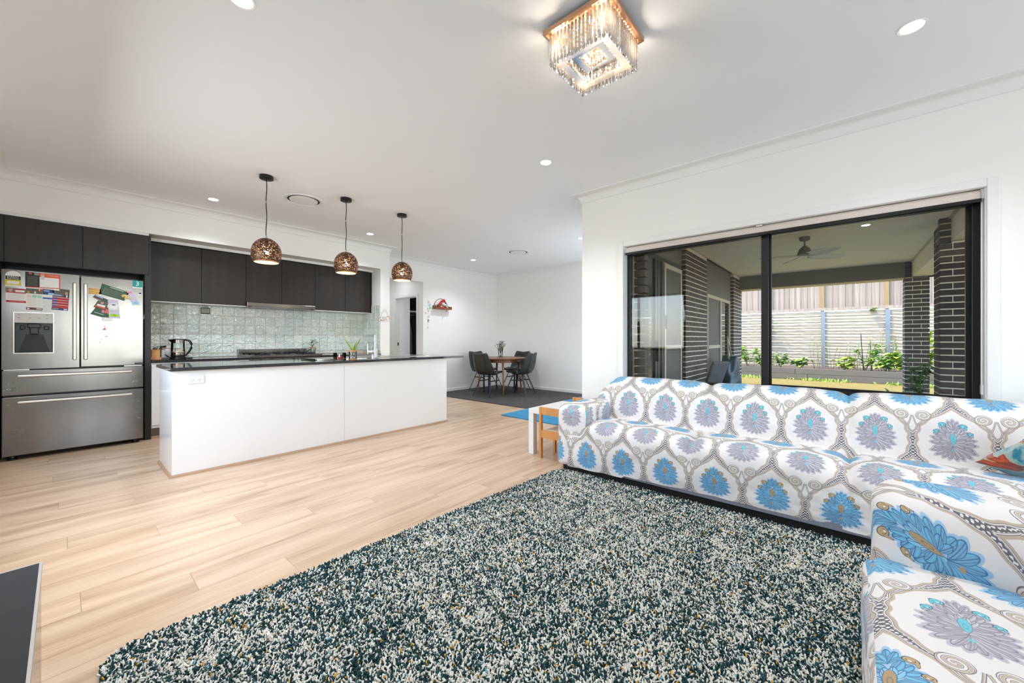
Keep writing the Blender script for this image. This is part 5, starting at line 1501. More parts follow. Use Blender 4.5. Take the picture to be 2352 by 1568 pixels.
# ================================================================== LIVING AND DINING
# printed damask of the slipcover, drawn as one repeat (0.32 m wide, two rows high) by formula
def damask():
    W_, H_ = 576, 1152
    VW, UH = 0.32, 0.64
    px = VW / W_
    X, Y = np.meshgrid((np.arange(W_) + 0.5) * px, (np.arange(H_) + 0.5) * px)
    Rr = UH / 2
    img = np.empty((H_, W_, 3), np.float32)
    base = np.array([241, 235, 231], np.float32) / 255
    img[:] = base
    c = lambda r, g, b: np.array([r, g, b], np.float32) / 255
    def paint(mask, col, a=1.0):
        m = np.clip(mask, 0, 1)[..., None] * a
        img[:] = img * (1 - m) + col * m
    def sm(d, w=px * 0.9):            # inside where d<0
        return np.clip(0.5 - d / (2 * w), 0, 1)
    def wrap(x, y, cx, cy):
        dx = (x - cx + VW / 2) % VW - VW / 2
        dy = (y - cy + UH / 2) % UH - UH / 2
        return dx, dy
    beige, dkg, blk, grey = c(202, 184, 162), c(112, 108, 112), c(66, 64, 72), c(150, 146, 146)
    # outline of one ogee cell (half width against height): pointed arch on top, narrow foot
    ty = [-.335, -.30, -.27, -.24, -.21, -.18, -.15, -.12, -.08, -.04, 0, .03, .07, .10, .12, .145, .165, .185, .200, .235]
    tw = [-.02, .0, .016, .028, .044, .070, .102, .126, .143, .148, .145, .140, .128, .110, .088, .060, .034, .012, 0, -.02]
    centres = ((0, UH * 0.25), (VW / 2, UH * 0.75))
    ds = []
    for (cx, cyy) in centres:
        xx, yy = wrap(X, Y, cx, cyy)
        fine = np.linspace(-Rr, Rr, 2000)
        w1 = np.interp(fine, ty, tw)
        kern = np.hanning(61); kern /= kern.sum()
        w1 = np.convolve(np.pad(w1, 30, mode='edge'), kern, 'valid')
        w1 = w1 + 0.0035 * np.sin(fine * 2 * PI / 0.058 + 0.6) * (np.abs(fine + .06) < .22)
        g1 = np.gradient(w1, fine)
        w = np.interp(yy, fine, w1); g = np.interp(yy, fine, g1)
        d = (np.abs(xx) - w) / np.sqrt(1 + np.minimum(np.abs(g), 3.0) ** 2)
        ds.append(d)
    dmin = np.minimum(ds[0], ds[1])
    leafy = (np.sin(np.abs(((X + VW / 4) % (VW / 2)) - VW / 4) * 430 + 0.5) * np.sin(Y * 360 + 1.3) + 0.45 * np.sin(X * 210) * np.cos(Y * 520) + 0.35 * np.sin(Y * 700)) > -0.22
    paint(sm(0.0056 - dmin) * leafy, dkg)
    for d in ds:
        paint(sm(np.abs(d + 0.0044) - 0.0040), beige)
        paint(sm(np.abs(d - 0.0002) - 0.0007), blk, .75)
        paint(sm(np.abs(d - 0.0044) - 0.0006), blk, .7)
    for (cx, cyy) in centres:
        for sgn in (-1, 1):
            vx, vy = wrap(X, Y, cx + sgn * 0.046, cyy - 0.183)
            r = np.hypot(vx, vy); th = np.arctan2(vy, vx * sgn)
            m = sm(r - 0.031)
            paint(m, base)
            ph = (r / 0.0155 - th / (2 * PI) + 0.35) % 1.0
            paint(m * sm((np.abs(ph - 0.40) - 0.17) * 0.0155), beige)
            paint(m * sm((np.abs(ph - 0.12) - 0.045) * 0.0155), blk, .75)
            paint(m * sm((np.abs(ph - 0.68) - 0.045) * 0.0155), dkg, .9)
            paint(sm(np.abs(r - 0.0315) - 0.0008), blk, .7)
        vx, vy = wrap(X, Y, cx, cyy - 0.245)
        hw = np.interp(vy, [-0.04, -0.028, -0.006, 0.03, 0.06], [0, 0.010, 0.0155, 0.006, 0.0])
        dd = np.abs(vx) - hw
        inside = (vy > -0.044) & (vy < 0.06)
        paint(sm(dd - 0.0055) * inside, base)
        paint(sm(np.abs(dd - 0.0035) - .0014) * inside, beige)
        paint(sm(np.abs(dd) - 0.0008) * inside, blk, .8)
        paint(sm(np.abs(dd - 0.0055) - 0.0006) * inside, dkg)
    # palmette motif
    full = img
    def motif(mx, my, fill, fill2, line, hi, gem, gem2, curl):
        ci, cj = int(round(mx / px)), int(round(my / px))
        ii = (np.arange(ci - int(.108 / px), ci + int(.108 / px))) % W_
        jj = (np.arange(cj - int(.132 / px), cj + int(.132 / px))) % H_
        ix = np.ix_(jj, ii)
        img = full[ix]
        X, Y = np.meshgrid((np.arange(len(ii)) - len(ii) / 2) * px, (np.arange(len(jj)) - len(jj) / 2) * px)
        cx = cyy = 0.0
        def wrap(x, y, a_, b_):
            return x - a_, y - b_
        def paint(mask, col, a=1.0):
            m = np.clip(mask, 0, 1)[..., None] * a
            img[:] = img * (1 - m) + col * m
        for pas in (0, 1):
            def petal(ox, oy, a, L, wd, f=None):
                dx, dy = wrap(X, Y, cx + ox, cyy + oy)
                s_, k_ = math.sin(a), math.cos(a)
                u = dx * s_ + dy * k_
                v = dx * k_ - dy * s_
                # curl the tip downwards
                v = v + np.sign(s_) * 2.6 * np.clip(u, 0, 1) ** 2 * (0.5 if abs(s_) > .05 else 0)
                wl = wd * np.sqrt(np.clip(u / (L * .55), 0.02, 1))
                dd = (np.hypot((u - L * 0.5) / (L * 0.5), v / wl) - 1) * min(wd, L * .5)
                if pas == 0:
                    paint(sm(dd - 0.0042), fill2, 1.0)
                    return
                m = sm(dd)
                paint(m, f if f is not None else fill)
                paint(m * sm(np.abs(v - 0.10 * wd) - 0.0007), line, .9)
                paint(m * sm(np.abs(v + 0.45 * wd) - 0.0011), hi, .9)
                paint(m * sm(np.abs(v - 0.55 * wd) - 0.0006), line, .6)
                paint(sm(np.abs(dd) - 0.0006), line, .85)
            for a in (0, 24, 50):
                for s_ in ((-1, 1) if a else (1,)):
                    petal(0, 0.062, s_ * R(a), {0: .056, 24: .05, 50: .046}[a], .0085)
            for a in (176, 158, 138, 118):
                for s_ in (-1, 1):
                    petal(0, -0.034, s_ * R(a), {176: .076, 158: .078, 138: .084, 118: .086}[a], .0125)
            for a in (124, 104, 84, 66):
                for s_ in (-1, 1):
                    petal(0, -0.012, s_ * R(a), {124: .08, 104: .082, 84: .08, 66: .076}[a], .0125)
            for a in (88, 66, 46, 30):
                for s_ in (-1, 1):
                    petal(0, 0.022, s_ * R(a), {88: .062, 66: .062, 46: .064, 30: .062}[a], .0105)
            for a in (128, 100, 72):
                for s_ in (-1, 1):
                    petal(0, -0.014, s_ * R(a), .052, .0095)
            for a in (36, 14):
                for s_ in (-1, 1):
                    petal(0, 0.0, s_ * R(a), .05, .009, fill2)
        dx, dy = wrap(X, Y, cx, cyy + 0.004)
        hw = np.interp(dy, [-0.036, -0.012, 0.012, 0.03, 0.036], [0, .0105, .0125, .008, 0])
        dd = np.abs(dx) - hw
        ins = (np.abs(dy) < .036)
        paint(sm(dd) * ins, gem); paint(sm(np.abs(dd) - .0007) * ins, line)
        dd2 = np.hypot(dx / .0045, (dy + .002) / .011) - 1
        paint(sm(np.abs(dd2 * .0045) - .0006), gem2)
        dx, dy = wrap(X, Y, cx, cyy - 0.062)
        paint(sm((np.hypot(dx / .0075, dy / .006) - 1) * .006), gem)
        for (ox, oy, rr) in ((.040, .090, .0145), (-.040, .090, .0145), (.064, .045, .0115), (-.064, .045, .0115)):
            dx, dy = wrap(X, Y, cx + ox, cyy + oy)
            r = np.hypot(dx, dy * 1.2)
            m = sm(r - rr)
            tail = np.hypot((dx - np.sign(ox) * rr * .75) / .35, (dy + rr * .75)) - rr * .75
            paint(sm(tail), curl); paint(m, curl)
            paint(sm(np.abs(np.minimum(r - rr, tail)) - .0009), blk)
            paint(sm(np.hypot(dx + np.sign(ox) * .002, dy + .004) - rr * .24), base)
            paint(sm(np.abs(r - rr * .55) - .0007) * (dy < 0.002), blk, .8)
        full[ix] = img
    motif(0, UH * 0.25, c(130, 180, 214), c(168, 204, 230), c(46, 108, 152), c(104, 212, 240), c(186, 158, 118), c(120, 116, 112), c(196, 168, 126))
    motif(VW / 2, UH * 0.75, c(186, 182, 190), c(200, 196, 204), c(128, 124, 138), c(228, 224, 228), c(120, 204, 218), c(90, 170, 186), c(112, 206, 218))
    im = bpy.data.images.new('damask_print', W_, H_)
    buf = np.ones((H_, W_, 4), np.float32)
    buf[..., :3] = np.clip(img, 0, 1)
    im.pixels.foreach_set(buf.ravel())
    im.update()
    im.pack()
    m = mat('damask_cloth', (0.8, 0.8, 0.8, 1), 0.85, sheen=0.15)
    nt = m.node_tree
    uv = nt.nodes.new('ShaderNodeUVMap'); uv.uv_map = 'UVMap'
    tx = nt.nodes.new('ShaderNodeTexImage'); tx.image = im
    nt.links.new(uv.outputs[0], tx.inputs[0])
    b = nt.nodes['Principled BSDF']
    nt.links.new(tx.outputs[0], b.inputs['Base Color'])
    n = nt.nodes.new('ShaderNodeTexNoise'); n.inputs['Scale'].default_value = 9; n.inputs['Detail'].default_value = 3
    bp = nt.nodes.new('ShaderNodeBump'); bp.inputs['Strength'].default_value = 0.25; bp.inputs['Distance'].default_value = 0.01
    nt.links.new(n.outputs[0], bp.inputs['Height']); nt.links.new(bp.outputs[0], b.inputs['Normal'])
    return m
damask()
VW, UH = 0.32, 0.64
def uv_set(me, fn):
    """fn(vertex index, polygon) -> (u, v) in metres of cloth"""
    uv = me.uv_layers.new(name='UVMap')
    for p in me.polygons:
        for li in p.loop_indices:
            u, v = fn(me.loops[li].vertex_index, p)
            uv.data[li].uv = (u / VW, v / UH)

def smoothpath(pts, n):
    pts = [Vector((p[0], 0, p[1])) for p in pts]
    out = []
    P = [pts[0] * 2 - pts[1]] + pts + [pts[-1] * 2 - pts[-2]]
    for i in range(1, len(P) - 2):
        for k in range(8):
            t = k / 8
            a, b, c_, d = P[i - 1], P[i], P[i + 1], P[i + 2]
            out.append(0.5 * ((2 * b) + (c_ - a) * t + (2 * a - 5 * b + 4 * c_ - d) * t * t + (3 * b - a - 3 * c_ + d) * t ** 3))
    out.append(pts[-1])
    L = [0]
    for i in range(1, len(out)): L.append(L[-1] + (out[i] - out[i - 1]).length)
    res = []
    for k in range(n):
        s_ = L[-1] * k / (n - 1)
        j = max(0, min(len(L) - 2, int(np.searchsorted(L, s_)) - 1))
        f = (s_ - L[j]) / max(1e-9, L[j + 1] - L[j])
        res.append((out[j].lerp(out[j + 1], f), s_))
    return res

SF = thing('sofa', 'long patterned slipcovered sofa standing along the window wall', 'sofa', (3.2, 0.2, 0))
prof = [(2.832, 0.062), (2.815, 0.15), (2.803, 0.27), (2.805, 0.345), (2.826, 0.395), (2.875, 0.424), (2.97, 0.437), (3.09, 0.434), (3.19, 0.425), (3.245, 0.412), (3.262, 0.45), (3.285, 0.56), (3.305, 0.655), (3.335, 0.722), (3.385, 0.766), (3.455, 0.782), (3.53, 0.768), (3.585, 0.715), (3.60, 0.6), (3.605, 0.3), (3.605, 0.065)]
NP_ = 110
cs = smoothpath(prof, NP_)
EDG = [1.66, 0.815, -0.03, -0.875, -1.50]
ys = list(np.arange(-1.42, 1.80, 0.0165))
def cush(y, sharp):
    for a, b in zip(EDG[:-1], EDG[1:]):
        if b <= y <= a:
            q = abs(2 * (y - b) / (a - b) - 1)
            return 1 - q ** sharp
    return 0.0
rows, su = [], []
for y in ys:
    row = []
    for i, (p, s_) in enumerate(cs):
        x, z = p.x, p.z
        cb, cb2 = cush(y, 14), cush(y, 4)
        front = 1.0 if x < 3.25 else 0.0
        back = 1 - front
        if front:
            k = min(1, max(0, (z - 0.28) / 0.12))
            z += (0.016 * cb2 - 0.040 * (1 - cb)) * k
            x += (-0.010 * cb2 + 0.030 * (1 - cb)) * min(1, max(0, (z - 0.16) / 0.2)) * (1 if x < 2.9 else 0.3)
            if z < 0.3:      # skirt: soft horizontal pulls
                x += 0.004 * math.sin(y * 9 + z * 20) + 0.004 * math.sin(y * 3.1 + 1) + 0.003 * math.sin(z * 95 + y * 5) * min(1, max(0, 0.7 - y))
            if i < 8:
                z += 0.014 * math.sin(y * 2.0 + 0.4) * (1 - i / 8) + (0.010 if y < 1.3 else -0.004) * (1 - i / 8)
        else:
            kz = min(1, max(0, (z - 0.62) / 0.14))
            if x < 3.60:
                z += (0.008 * cb2 - 0.030 * (1 - cb)) * kz
                x += (-0.012 * cb2 + 0.018 * (1 - cb)) * min(1, max(0, (z - 0.43) / 0.1)) * (1 if x < 3.46 else -1)
        if y > 1.62:
            f = math.sqrt(max(0.0, 1 - ((y - 1.62) / 0.185) ** 2))
            if z > 0.5: z = 0.5 + (z - 0.5) * f
        x += 0.0022 * math.sin(y * 23 + i * 0.7) + 0.0012 * math.sin(y * 61 - i * 0.9)
        z += 0.0018 * math.sin(y * 31 + i * 0.5)
        row.append((x, y, z))
    rows.append(row)
mb = MB().grid([[(p[0] - 3.2, p[1] - 0.2, p[2]) for p in r] for r in rows])
cov = mb.build('slipcover', 'damask_cloth', SF, smooth='all')
def s_at(x, z):
    return min(cs, key=lambda q: (q[0].x - x) ** 2 + (q[0].z - z) ** 2)[1]
AS = [0.0, s_at(2.81, 0.195), s_at(2.87, 0.424), s_at(3.10, 0.434), s_at(3.288, 0.565), s_at(3.43, 0.78), cs[-1][1]]
AP = [-(AS[1]) / 0.32, 0, 1, 2, 3, 4, 4 + (cs[-1][1] - AS[5]) / 0.32]
def cov_uv(vi, p):
    j, i = divmod(vi, NP_)
    return (ys[j] - 0.003) , np.interp(cs[i][1], AS, AP) * UH / 2 + UH * 0.25
uv_set(cov.data, cov_uv)

def soft_box(name, x0, x1, y0, y1, z0, z1, r, parent, uvfn, crown=0.0, seg=5, cuts=10, jit=0.002):
    """rounded upholstered block with cloth coordinates chosen by face direction"""
    import bmesh
    bm = bmesh.new()
    bmesh.ops.create_cube(bm, size=1)
    for v in bm.verts:
        v.co = Vector((x0 if v.co.x < 0 else x1, y0 if v.co.y < 0 else y1, z0 if v.co.z < 0 else z1))
    es = [e for e in bm.edges if not all(abs(v.co.z - z0) < 1e-5 for v in e.verts)]
    bmesh.ops.bevel(bm, geom=es, offset=r, segments=seg, profile=0.5, affect='EDGES')
    lg = [e for e in bm.edges if e.calc_length() > 0.09]
    bmesh.ops.subdivide_edges(bm, edges=lg, cuts=cuts, use_grid_fill=True)
    for v in bm.verts:
        c_ = v.co
        u_ = (2 * (c_.x - x0) / (x1 - x0) - 1); w_ = (2 * (c_.y - y0) / (y1 - y0) - 1)
        if c_.z > z0 + 0.6 * (z1 - z0):
            c_.z += crown * (1 - u_ ** 4) * (1 - w_ ** 4)
        c_.x += jit * math.sin(c_.y * 17 + c_.z * 23); c_.y += jit * math.sin(c_.x * 19 + c_.z * 27)
        c_.z += jit * math.sin(c_.x * 15 + c_.y * 21) * (1 if c_.z > z0 + 0.05 else 0)
    me = bpy.data.meshes.new(name)
    bm.to_mesh(me); bm.free()
    me.materials.append(M('damask_cloth'))
    uv = me.uv_layers.new(name='UVMap')
    for p in me.polygons:
        n = p.normal
        for li in p.loop_indices:
            u, v = uvfn(me.vertices[me.loops[li].vertex_index].co, n)
            uv.data[li].uv = (u / VW, v / UH)
    me.polygons.foreach_set('use_smooth', [True] * len(me.polygons))
    o = bpy.data.objects.new(name, me)
    COL.objects.link(o)
    L = root_loc(parent)
    me.transform(Matrix.Translation(-L))
    o.parent = parent
    return o
def arm_uv(c_, n):
    # long sofa arm: cloth runs up the front face and back along the top; round the outer and inner sides
    if abs(n.y) > 0.72:
        return (-0.16 + (1.925 if n.y > 0 else 1.63) + (c_.x - 2.83) * n.y * 0.9, c_.z - 0.19 + UH * .25)
    if n.z > 0.6:
        return (c_.y - 0.003 + (c_.x - 2.83) * 0.25, 0.56 + (c_.x - 2.83) - 0.19 + UH * .25)
    return (c_.y - 0.003, c_.z - 0.19 + UH * .25)
soft_box('arm', 2.83, 3.60, 1.625, 1.922, 0.055, 0.562, 0.062, SF, arm_uv, 0.012)
MB().box(2.838, 3.60, -1.40, 1.80, 0.058, 0.16).build('base', 'grey_fabric', SF, world=True, bevel=0.006)
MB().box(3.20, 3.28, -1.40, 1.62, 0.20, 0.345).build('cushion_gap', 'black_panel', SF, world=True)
MB().box(2.858, 3.56, -1.38, 1.86, 0.003, 0.058).build('plinth_or_shade', 'void_black', SF, world=True)  # black box filling the gap in place of the shade under the sofa

S2 = thing('patterned_armchair', 'second patterned slipcovered seat in the near right corner, facing the kitchen', 'sofa', (1.7, -0.55, 0))
def a_uv(c_, n):
    return (0.145 + (c_.x * 0.75 + c_.z * 0.85) - 0.6 * (c_.y + 0.215), -(c_.y + 0.215) * -1.0 * 0.85 + UH * .25 + 0.0)
def b_uv(c_, n):
    if n.z > 0.55:
        return (-(c_.y + 0.24) * -1 + 0.16, (c_.x - 1.50) + UH * .75)
    if n.y > 0.5:
        return ((-0.04 + 0.26) + 0.16 + (0.43 - c_.z), (c_.x - 1.50) + UH * .75)
    return ((c_.y + 0.24) + 0.16, (c_.z - 0.43 + 0.75 - 1.50) + UH * .75)
soft_box('arm', 1.84, 2.16, -1.02, -0.085, 0.05, 0.60, 0.085, S2, a_uv, 0.012, 6)
soft_box('seat', 0.62, 1.86, -1.0, -0.05, 0.05, 0.395, 0.06, S2, b_uv, 0.014)
soft_box('backrest', 0.62, 2.16, -1.20, -0.92, 0.05, 0.80, 0.08, S2, b_uv, 0.0)
MB().box(0.66, 2.12, -1.15, -0.10, 0.03, 0.07).build('base', 'grey_fabric', S2, world=True)
for x in (0.75, 2.05):
    for y in (-0.18, -1.1):
        place('leg', MB().lathe([(0.02, 0), (0.028, 0.034)], 12).mesh('leg', 'black_plastic'), (x - 1.7, y + 0.55, 0), S2)

# cushion with an orange and teal swirl
def cushion_mat():
    m = mat('swirl_cushion', (0.5, 0.5, 0.5, 1), 0.6, sheen=0.3)
    nt = m.node_tree; L = nt.links
    tc = nt.nodes.new('ShaderNodeTexCoord')
    mp = nt.nodes.new('ShaderNodeMapping'); mp.inputs['Scale'].default_value = (4.2, 3.0, 4.2); mp.inputs['Location'].default_value = (0.9, 0.35, 2.2)
    L.new(tc.outputs['Object'], mp.inputs[0])
    n = nt.nodes.new('ShaderNodeTexNoise'); n.inputs['Scale'].default_value = 1.0; n.inputs['Detail'].default_value = 4; n.inputs['Distortion'].default_value = 1.6
    L.new(mp.outputs[0], n.inputs['Vector'])
    rp = nt.nodes.new('ShaderNodeValToRGB')
    cols = [(0.30, (10, 62, 76)), (0.38, (24, 140, 164)), (0.43, (150, 186, 184)), (0.47, (176, 196, 190)), (0.485, (232, 176, 104)), (0.50, (120, 52, 26)), (0.56, (222, 84, 30)), (0.62, (206, 60, 28)), (0.68, (120, 46, 24)), (0.75, (30, 120, 140))]
    els = rp.color_ramp.elements
    els[0].position, els[0].color = cols[0][0], rgb(*cols[0][1])
    els[1].position, els[1].color = cols[-1][0], rgb(*cols[-1][1])
    for p, c_ in cols[1:-1]:
        e = els.new(p); e.color = rgb(*c_)
    L.new(n.outputs[0], rp.inputs[0])
    L.new(rp.outputs[0], nt.nodes['Principled BSDF'].inputs['Base Color'])
cushion_mat()
def pillow(name, label, loc, w, h, t, rot, matn):
    P = []
    n = 18
    vs, fs = [], []
    for sgn in (1, -1):
        o0 = len(vs)
        for i in range(n + 1):
            for j in range(n + 1):
                u, v = 2 * i / n - 1, 2 * j / n - 1
                e = (1 - u * u) * (1 - v * v)
                pin = 1 - 0.10 * (1 - (u * v) ** 2) * (abs(u) ** 6 + abs(v) ** 6) * 0.5
                vs.append((sgn * t / 2 * e ** 0.42 + 0.006 * math.sin(u * 6 + v * 4), u * w / 2 * (1 - .06 * (1 - v * v) * abs(u) ** 3), v * h / 2 * (1 - .06 * (1 - u * u) * abs(v) ** 3)))
        for i in range(n):
            for j in range(n):
                a = o0 + i * (n + 1) + j
                q = (a, a + 1, a + n + 2, a + n + 1)
                fs.append(q if sgn > 0 else q[::-1])
    o = MB().add(vs, fs).build(name, matn, None, smooth='all')
    o.location = loc; o.rotation_euler = rot
    return tag(o, label, 'cushion')
pillow('swirl_cushion', 'orange and teal swirl cushion lying against the sofa back', (3.13, -0.835, 0.56), 0.44, 0.44, 0.16, (R(20), R(-50), R(8)), 'swirl_cushion')

# shaggy rug: base + chunky yarn tufts, each a bent low-poly bean with its own colour
RUG = thing('shag_rug', 'shaggy dark teal and white flecked rug in front of the sofa', 'rug', (1.4, 0.9, 0))
RC = [(0.045, -0.42), (0.075, 2.0), (2.815, 1.858), (2.825, -0.42)]
def rug_outline(n=14, r=0.13):
    out = []
    for i in range(4):
        p, a, b = Vector(RC[i]), Vector(RC[i - 1]), Vector(RC[(i + 1) % 4])
        u, v = (a - p).normalized(), (b - p).normalized()
        for k in range(n + 1):
            t = k / n
            q = (p + u * r) * (1 - t) ** 2 + p * 2 * t * (1 - t) + (p + v * r) * t * t
            out.append(q)
    return out
ro_ = rug_outline()
n = len(ro_)
MB().add([(q.x - 1.4, q.y - 0.9, 0.001) for q in ro_] + [(q.x - 1.4, q.y - 0.9, 0.014) for q in ro_], [tuple(range(n, 2 * n))[::-1], tuple(range(n))] + [(i, (i + 1) % n, (i + 1) % n + n, i + n) for i in range(n)]).build('backing', 'rug_backing', RUG)
def inside(px_, py_):
    res = np.zeros(len(px_), bool)
    m_ = len(ro_)
    j = m_ - 1
    for i in range(m_):
        xi, yi, xj, yj = ro_[i].x, ro_[i].y, ro_[j].x, ro_[j].y
        c_ = ((yi > py_) != (yj > py_)) & (px_ < (xj - xi) * (py_ - yi) / (yj - yi + 1e-12) + xi)
        res ^= c_
        j = i
    return res
def tufts():
    st = 0.0069
    gx, gy = np.meshgrid(np.arange(0.02, 2.9, st), np.arange(-0.42, 2.02, st))
    px_ = (gx + rng.uniform(-.5, .5, gx.shape) * st).ravel(); py_ = (gy + rng.uniform(-.5, .5, gy.shape) * st).ravel()
    k = inside(px_, py_)
    px_, py_ = px_[k], py_[k]
    N = len(px_)
    # slow colour drift: clumps of white, darker towards the borders
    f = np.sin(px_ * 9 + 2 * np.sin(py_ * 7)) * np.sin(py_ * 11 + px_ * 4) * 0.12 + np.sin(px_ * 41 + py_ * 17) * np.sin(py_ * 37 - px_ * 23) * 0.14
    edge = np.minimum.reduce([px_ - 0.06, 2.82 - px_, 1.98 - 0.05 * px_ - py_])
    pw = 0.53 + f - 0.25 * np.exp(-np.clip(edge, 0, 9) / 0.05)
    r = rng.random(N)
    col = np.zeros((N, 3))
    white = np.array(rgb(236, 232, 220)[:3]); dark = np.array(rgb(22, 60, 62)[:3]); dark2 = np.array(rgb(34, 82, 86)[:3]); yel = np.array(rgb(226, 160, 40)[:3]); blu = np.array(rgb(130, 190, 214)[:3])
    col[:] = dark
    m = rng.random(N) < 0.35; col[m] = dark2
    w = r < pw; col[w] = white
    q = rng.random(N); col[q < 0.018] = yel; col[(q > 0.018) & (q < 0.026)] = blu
    col *= rng.uniform(0.82, 1.1, (N, 1))
    a = rng.uniform(0, 2 * PI, N); lean = rng.uniform(0.25, 1.0, N)
    L = rng.uniform(0.013, 0.021, N)
    ex = np.exp(-np.clip(edge, 0, 9) / 0.02)
    bx, by = np.cos(a) * lean, np.sin(a) * lean
    zc = 0.012 + rng.uniform(0, 0.006, N)
    rad = rng.uniform(0.0028, 0.0042, N)
    V = np.zeros((N, 8, 3), np.float32)
    side = np.stack([-np.sin(a), np.cos(a)], 1)
    for ring_, (h, out_, rr) in enumerate(((0.0, 0.0, 1.0), (0.82, 0.9, 0.95))):
        cx = px_ + bx * L * out_; cy_ = py_ + by * L * out_; cz = zc + L * h * (1 - 0.45 * lean)
        for kk in range(4):
            th = PI / 2 * kk + PI / 4
            o1 = np.cos(th) * rad * rr; o2 = np.sin(th) * rad * rr
            V[:, ring_ * 4 + kk, 0] = cx + side[:, 0] * o1 - bx * o2 * 0.5 - 1.4
            V[:, ring_ * 4 + kk, 1] = cy_ + side[:, 1] * o1 - by * o2 * 0.5 - 0.9
            V[:, ring_ * 4 + kk, 2] = cz + o2 * (0.5 + 0.5 * lean)
    quads = []
    for s_ in (0,):
        for kk in range(4):
            quads.append((s_ + kk, s_ + (kk + 1) % 4, s_ + 4 + (kk + 1) % 4, s_ + 4 + kk))
    quads.append((4, 5, 6, 7))
    Q = np.array(quads, np.int32)
    F = (Q[None] + (np.arange(N, dtype=np.int32) * 8)[:, None, None]).reshape(-1)
    me = bpy.data.meshes.new('pile')
    nf = N * len(quads)
    me.vertices.add(N * 8); me.vertices.foreach_set('co', V.ravel())
    me.loops.add(nf * 4); me.loops.foreach_set('vertex_index', F)
    me.polygons.add(nf); me.polygons.foreach_set('loop_start', np.arange(0, nf * 4, 4, dtype=np.int32))
    try:
        me.polygons.foreach_set('loop_total', np.full(nf, 4, np.int32))
    except Exception:
        pass
    me.update(calc_edges=True)
    at_ = me.color_attributes.new('tuft', 'FLOAT_COLOR', 'POINT')
    cc_ = np.ones((N, 8, 4), np.float32); cc_[:, :, :3] = col[:, None, :]
    at_.data.foreach_set('color', cc_.ravel())
    me.polygons.foreach_set('use_smooth', np.ones(nf, dtype=bool))
    me.materials.append(M('rug_pile'))

    o = bpy.data.objects.new('pile', me)
    COL.objects.link(o); o.parent = RUG
    o['kind'] = 'stuff'
tufts()

# low television unit in the near left corner
tv = thing('media_unit', 'low black media unit in the near left corner against the wall', 'cabinet', (-0.245, 0.6, 0))
MB().box(-0.438, -0.052, -0.9, 1.878, 0.43, 0.45).build('top', 'tv_top', tv, world=True)
MB().box(-0.052, -0.046, -0.9, 1.884, 0.431, 0.4505).box(-0.438, -0.052, 1.878, 1.884, 0.431, 0.4505).build('edge_strip', 'tv_edge', tv, world=True)
MB().box(-0.432, -0.06, -0.88, 1.865, 0.06, 0.43).build('carcass', 'tv_side', tv, world=True)
for a, b in ((-0.88, 0.03), (0.035, 0.945), (0.95, 1.865)):
    MB().box(-0.060, -0.048, a, b, 0.065, 0.426).build('door', 'tv_side', tv, world=True, bevel=0.002)
MB().box(-0.42, -0.09, -0.86, 1.84, 0.0, 0.06).build('plinth_or_shade', 'black_plastic', tv, world=True)

# children's table and chairs behind the sofa arm
ctb = thing('kids_table', 'white childrens table behind the arm of the patterned sofa', 'table', (3.335, 2.157, 0))
MB().box(3.03, 3.64, 1.93, 2.385, 0.405, 0.45).build('tabletop', 'white_plastic', ctb, world=True, bevel=0.004)
for x in (3.06, 3.61):
    for y in (1.96, 2.355):
        MB().box(x - 0.03, x + 0.03, y - 0.03, y + 0.03, 0, 0.405).build('leg', 'white_plastic', ctb, world=True, bevel=0.003)
def kid_chair(label, loc, rz):
    t = thing('kids_chair', label, 'chair', loc, rz, 'childrens pine chairs at the white table')
    for y in (-0.125, 0.125):
        MB().box(-0.013, 0.017, y - 0.013, y + 0.013, 0, 0.49).build('leg', 'pine', t, bevel=0.002)
        MB().box(0.225, 0.252, y - 0.013, y + 0.013, 0, 0.255).build('leg', 'pine', t, bevel=0.002)
    MB().box(-0.010, 0.010, -0.112, 0.112, 0.42, 0.49).build('back_rail', 'pine', t, bevel=0.002)
    MB().box(-0.012, 0.008, -0.112, 0.112, 0.20, 0.272).box(0.235, 0.252, -0.112, 0.112, 0.20, 0.255).box(0.0, 0.24, 0.105, 0.122, 0.215, 0.255).box(0.0, 0.24, -0.122, -0.105, 0.215, 0.255).build('seat_rail', 'pine', t, bevel=0.002)
    MB().box(0.012, 0.25, -0.104, 0.104, 0.256, 0.268).build('seat', 'pine_pale', t, bevel=0.003)
    for y in (-0.125, 0.125):
        MB().disc((-0.0135, y, 0.235), 0.005, 10, 0, 'x').build('screw', 'steel_bright', t)
    return t
kid_chair('small pine chair on the room side of the white childrens table', (2.985, 2.075, 0), 0)
kid_chair('small pine chair on the wall side of the white childrens table', (3.725, 2.155, 0), PI)

# rugs
br = thing('blue_rug', 'bright blue pile rug running under the childrens corner', 'rug', (5.5, 3.05, 0))
MB().box(4.255, 6.75, 2.28, 3.875, 0.001, 0.016).build('pile', 'rug_blue', br, world=True, bevel=0.006)
dr = thing('dark_rug', 'charcoal carpet rug under the dining setting', 'rug', (5.95, 5.2, 0))
MB().box(4.935, 6.965, 3.93, 6.47, 0.001, 0.013).build('pile', 'carpet_dark', dr, world=True, bevel=0.004)

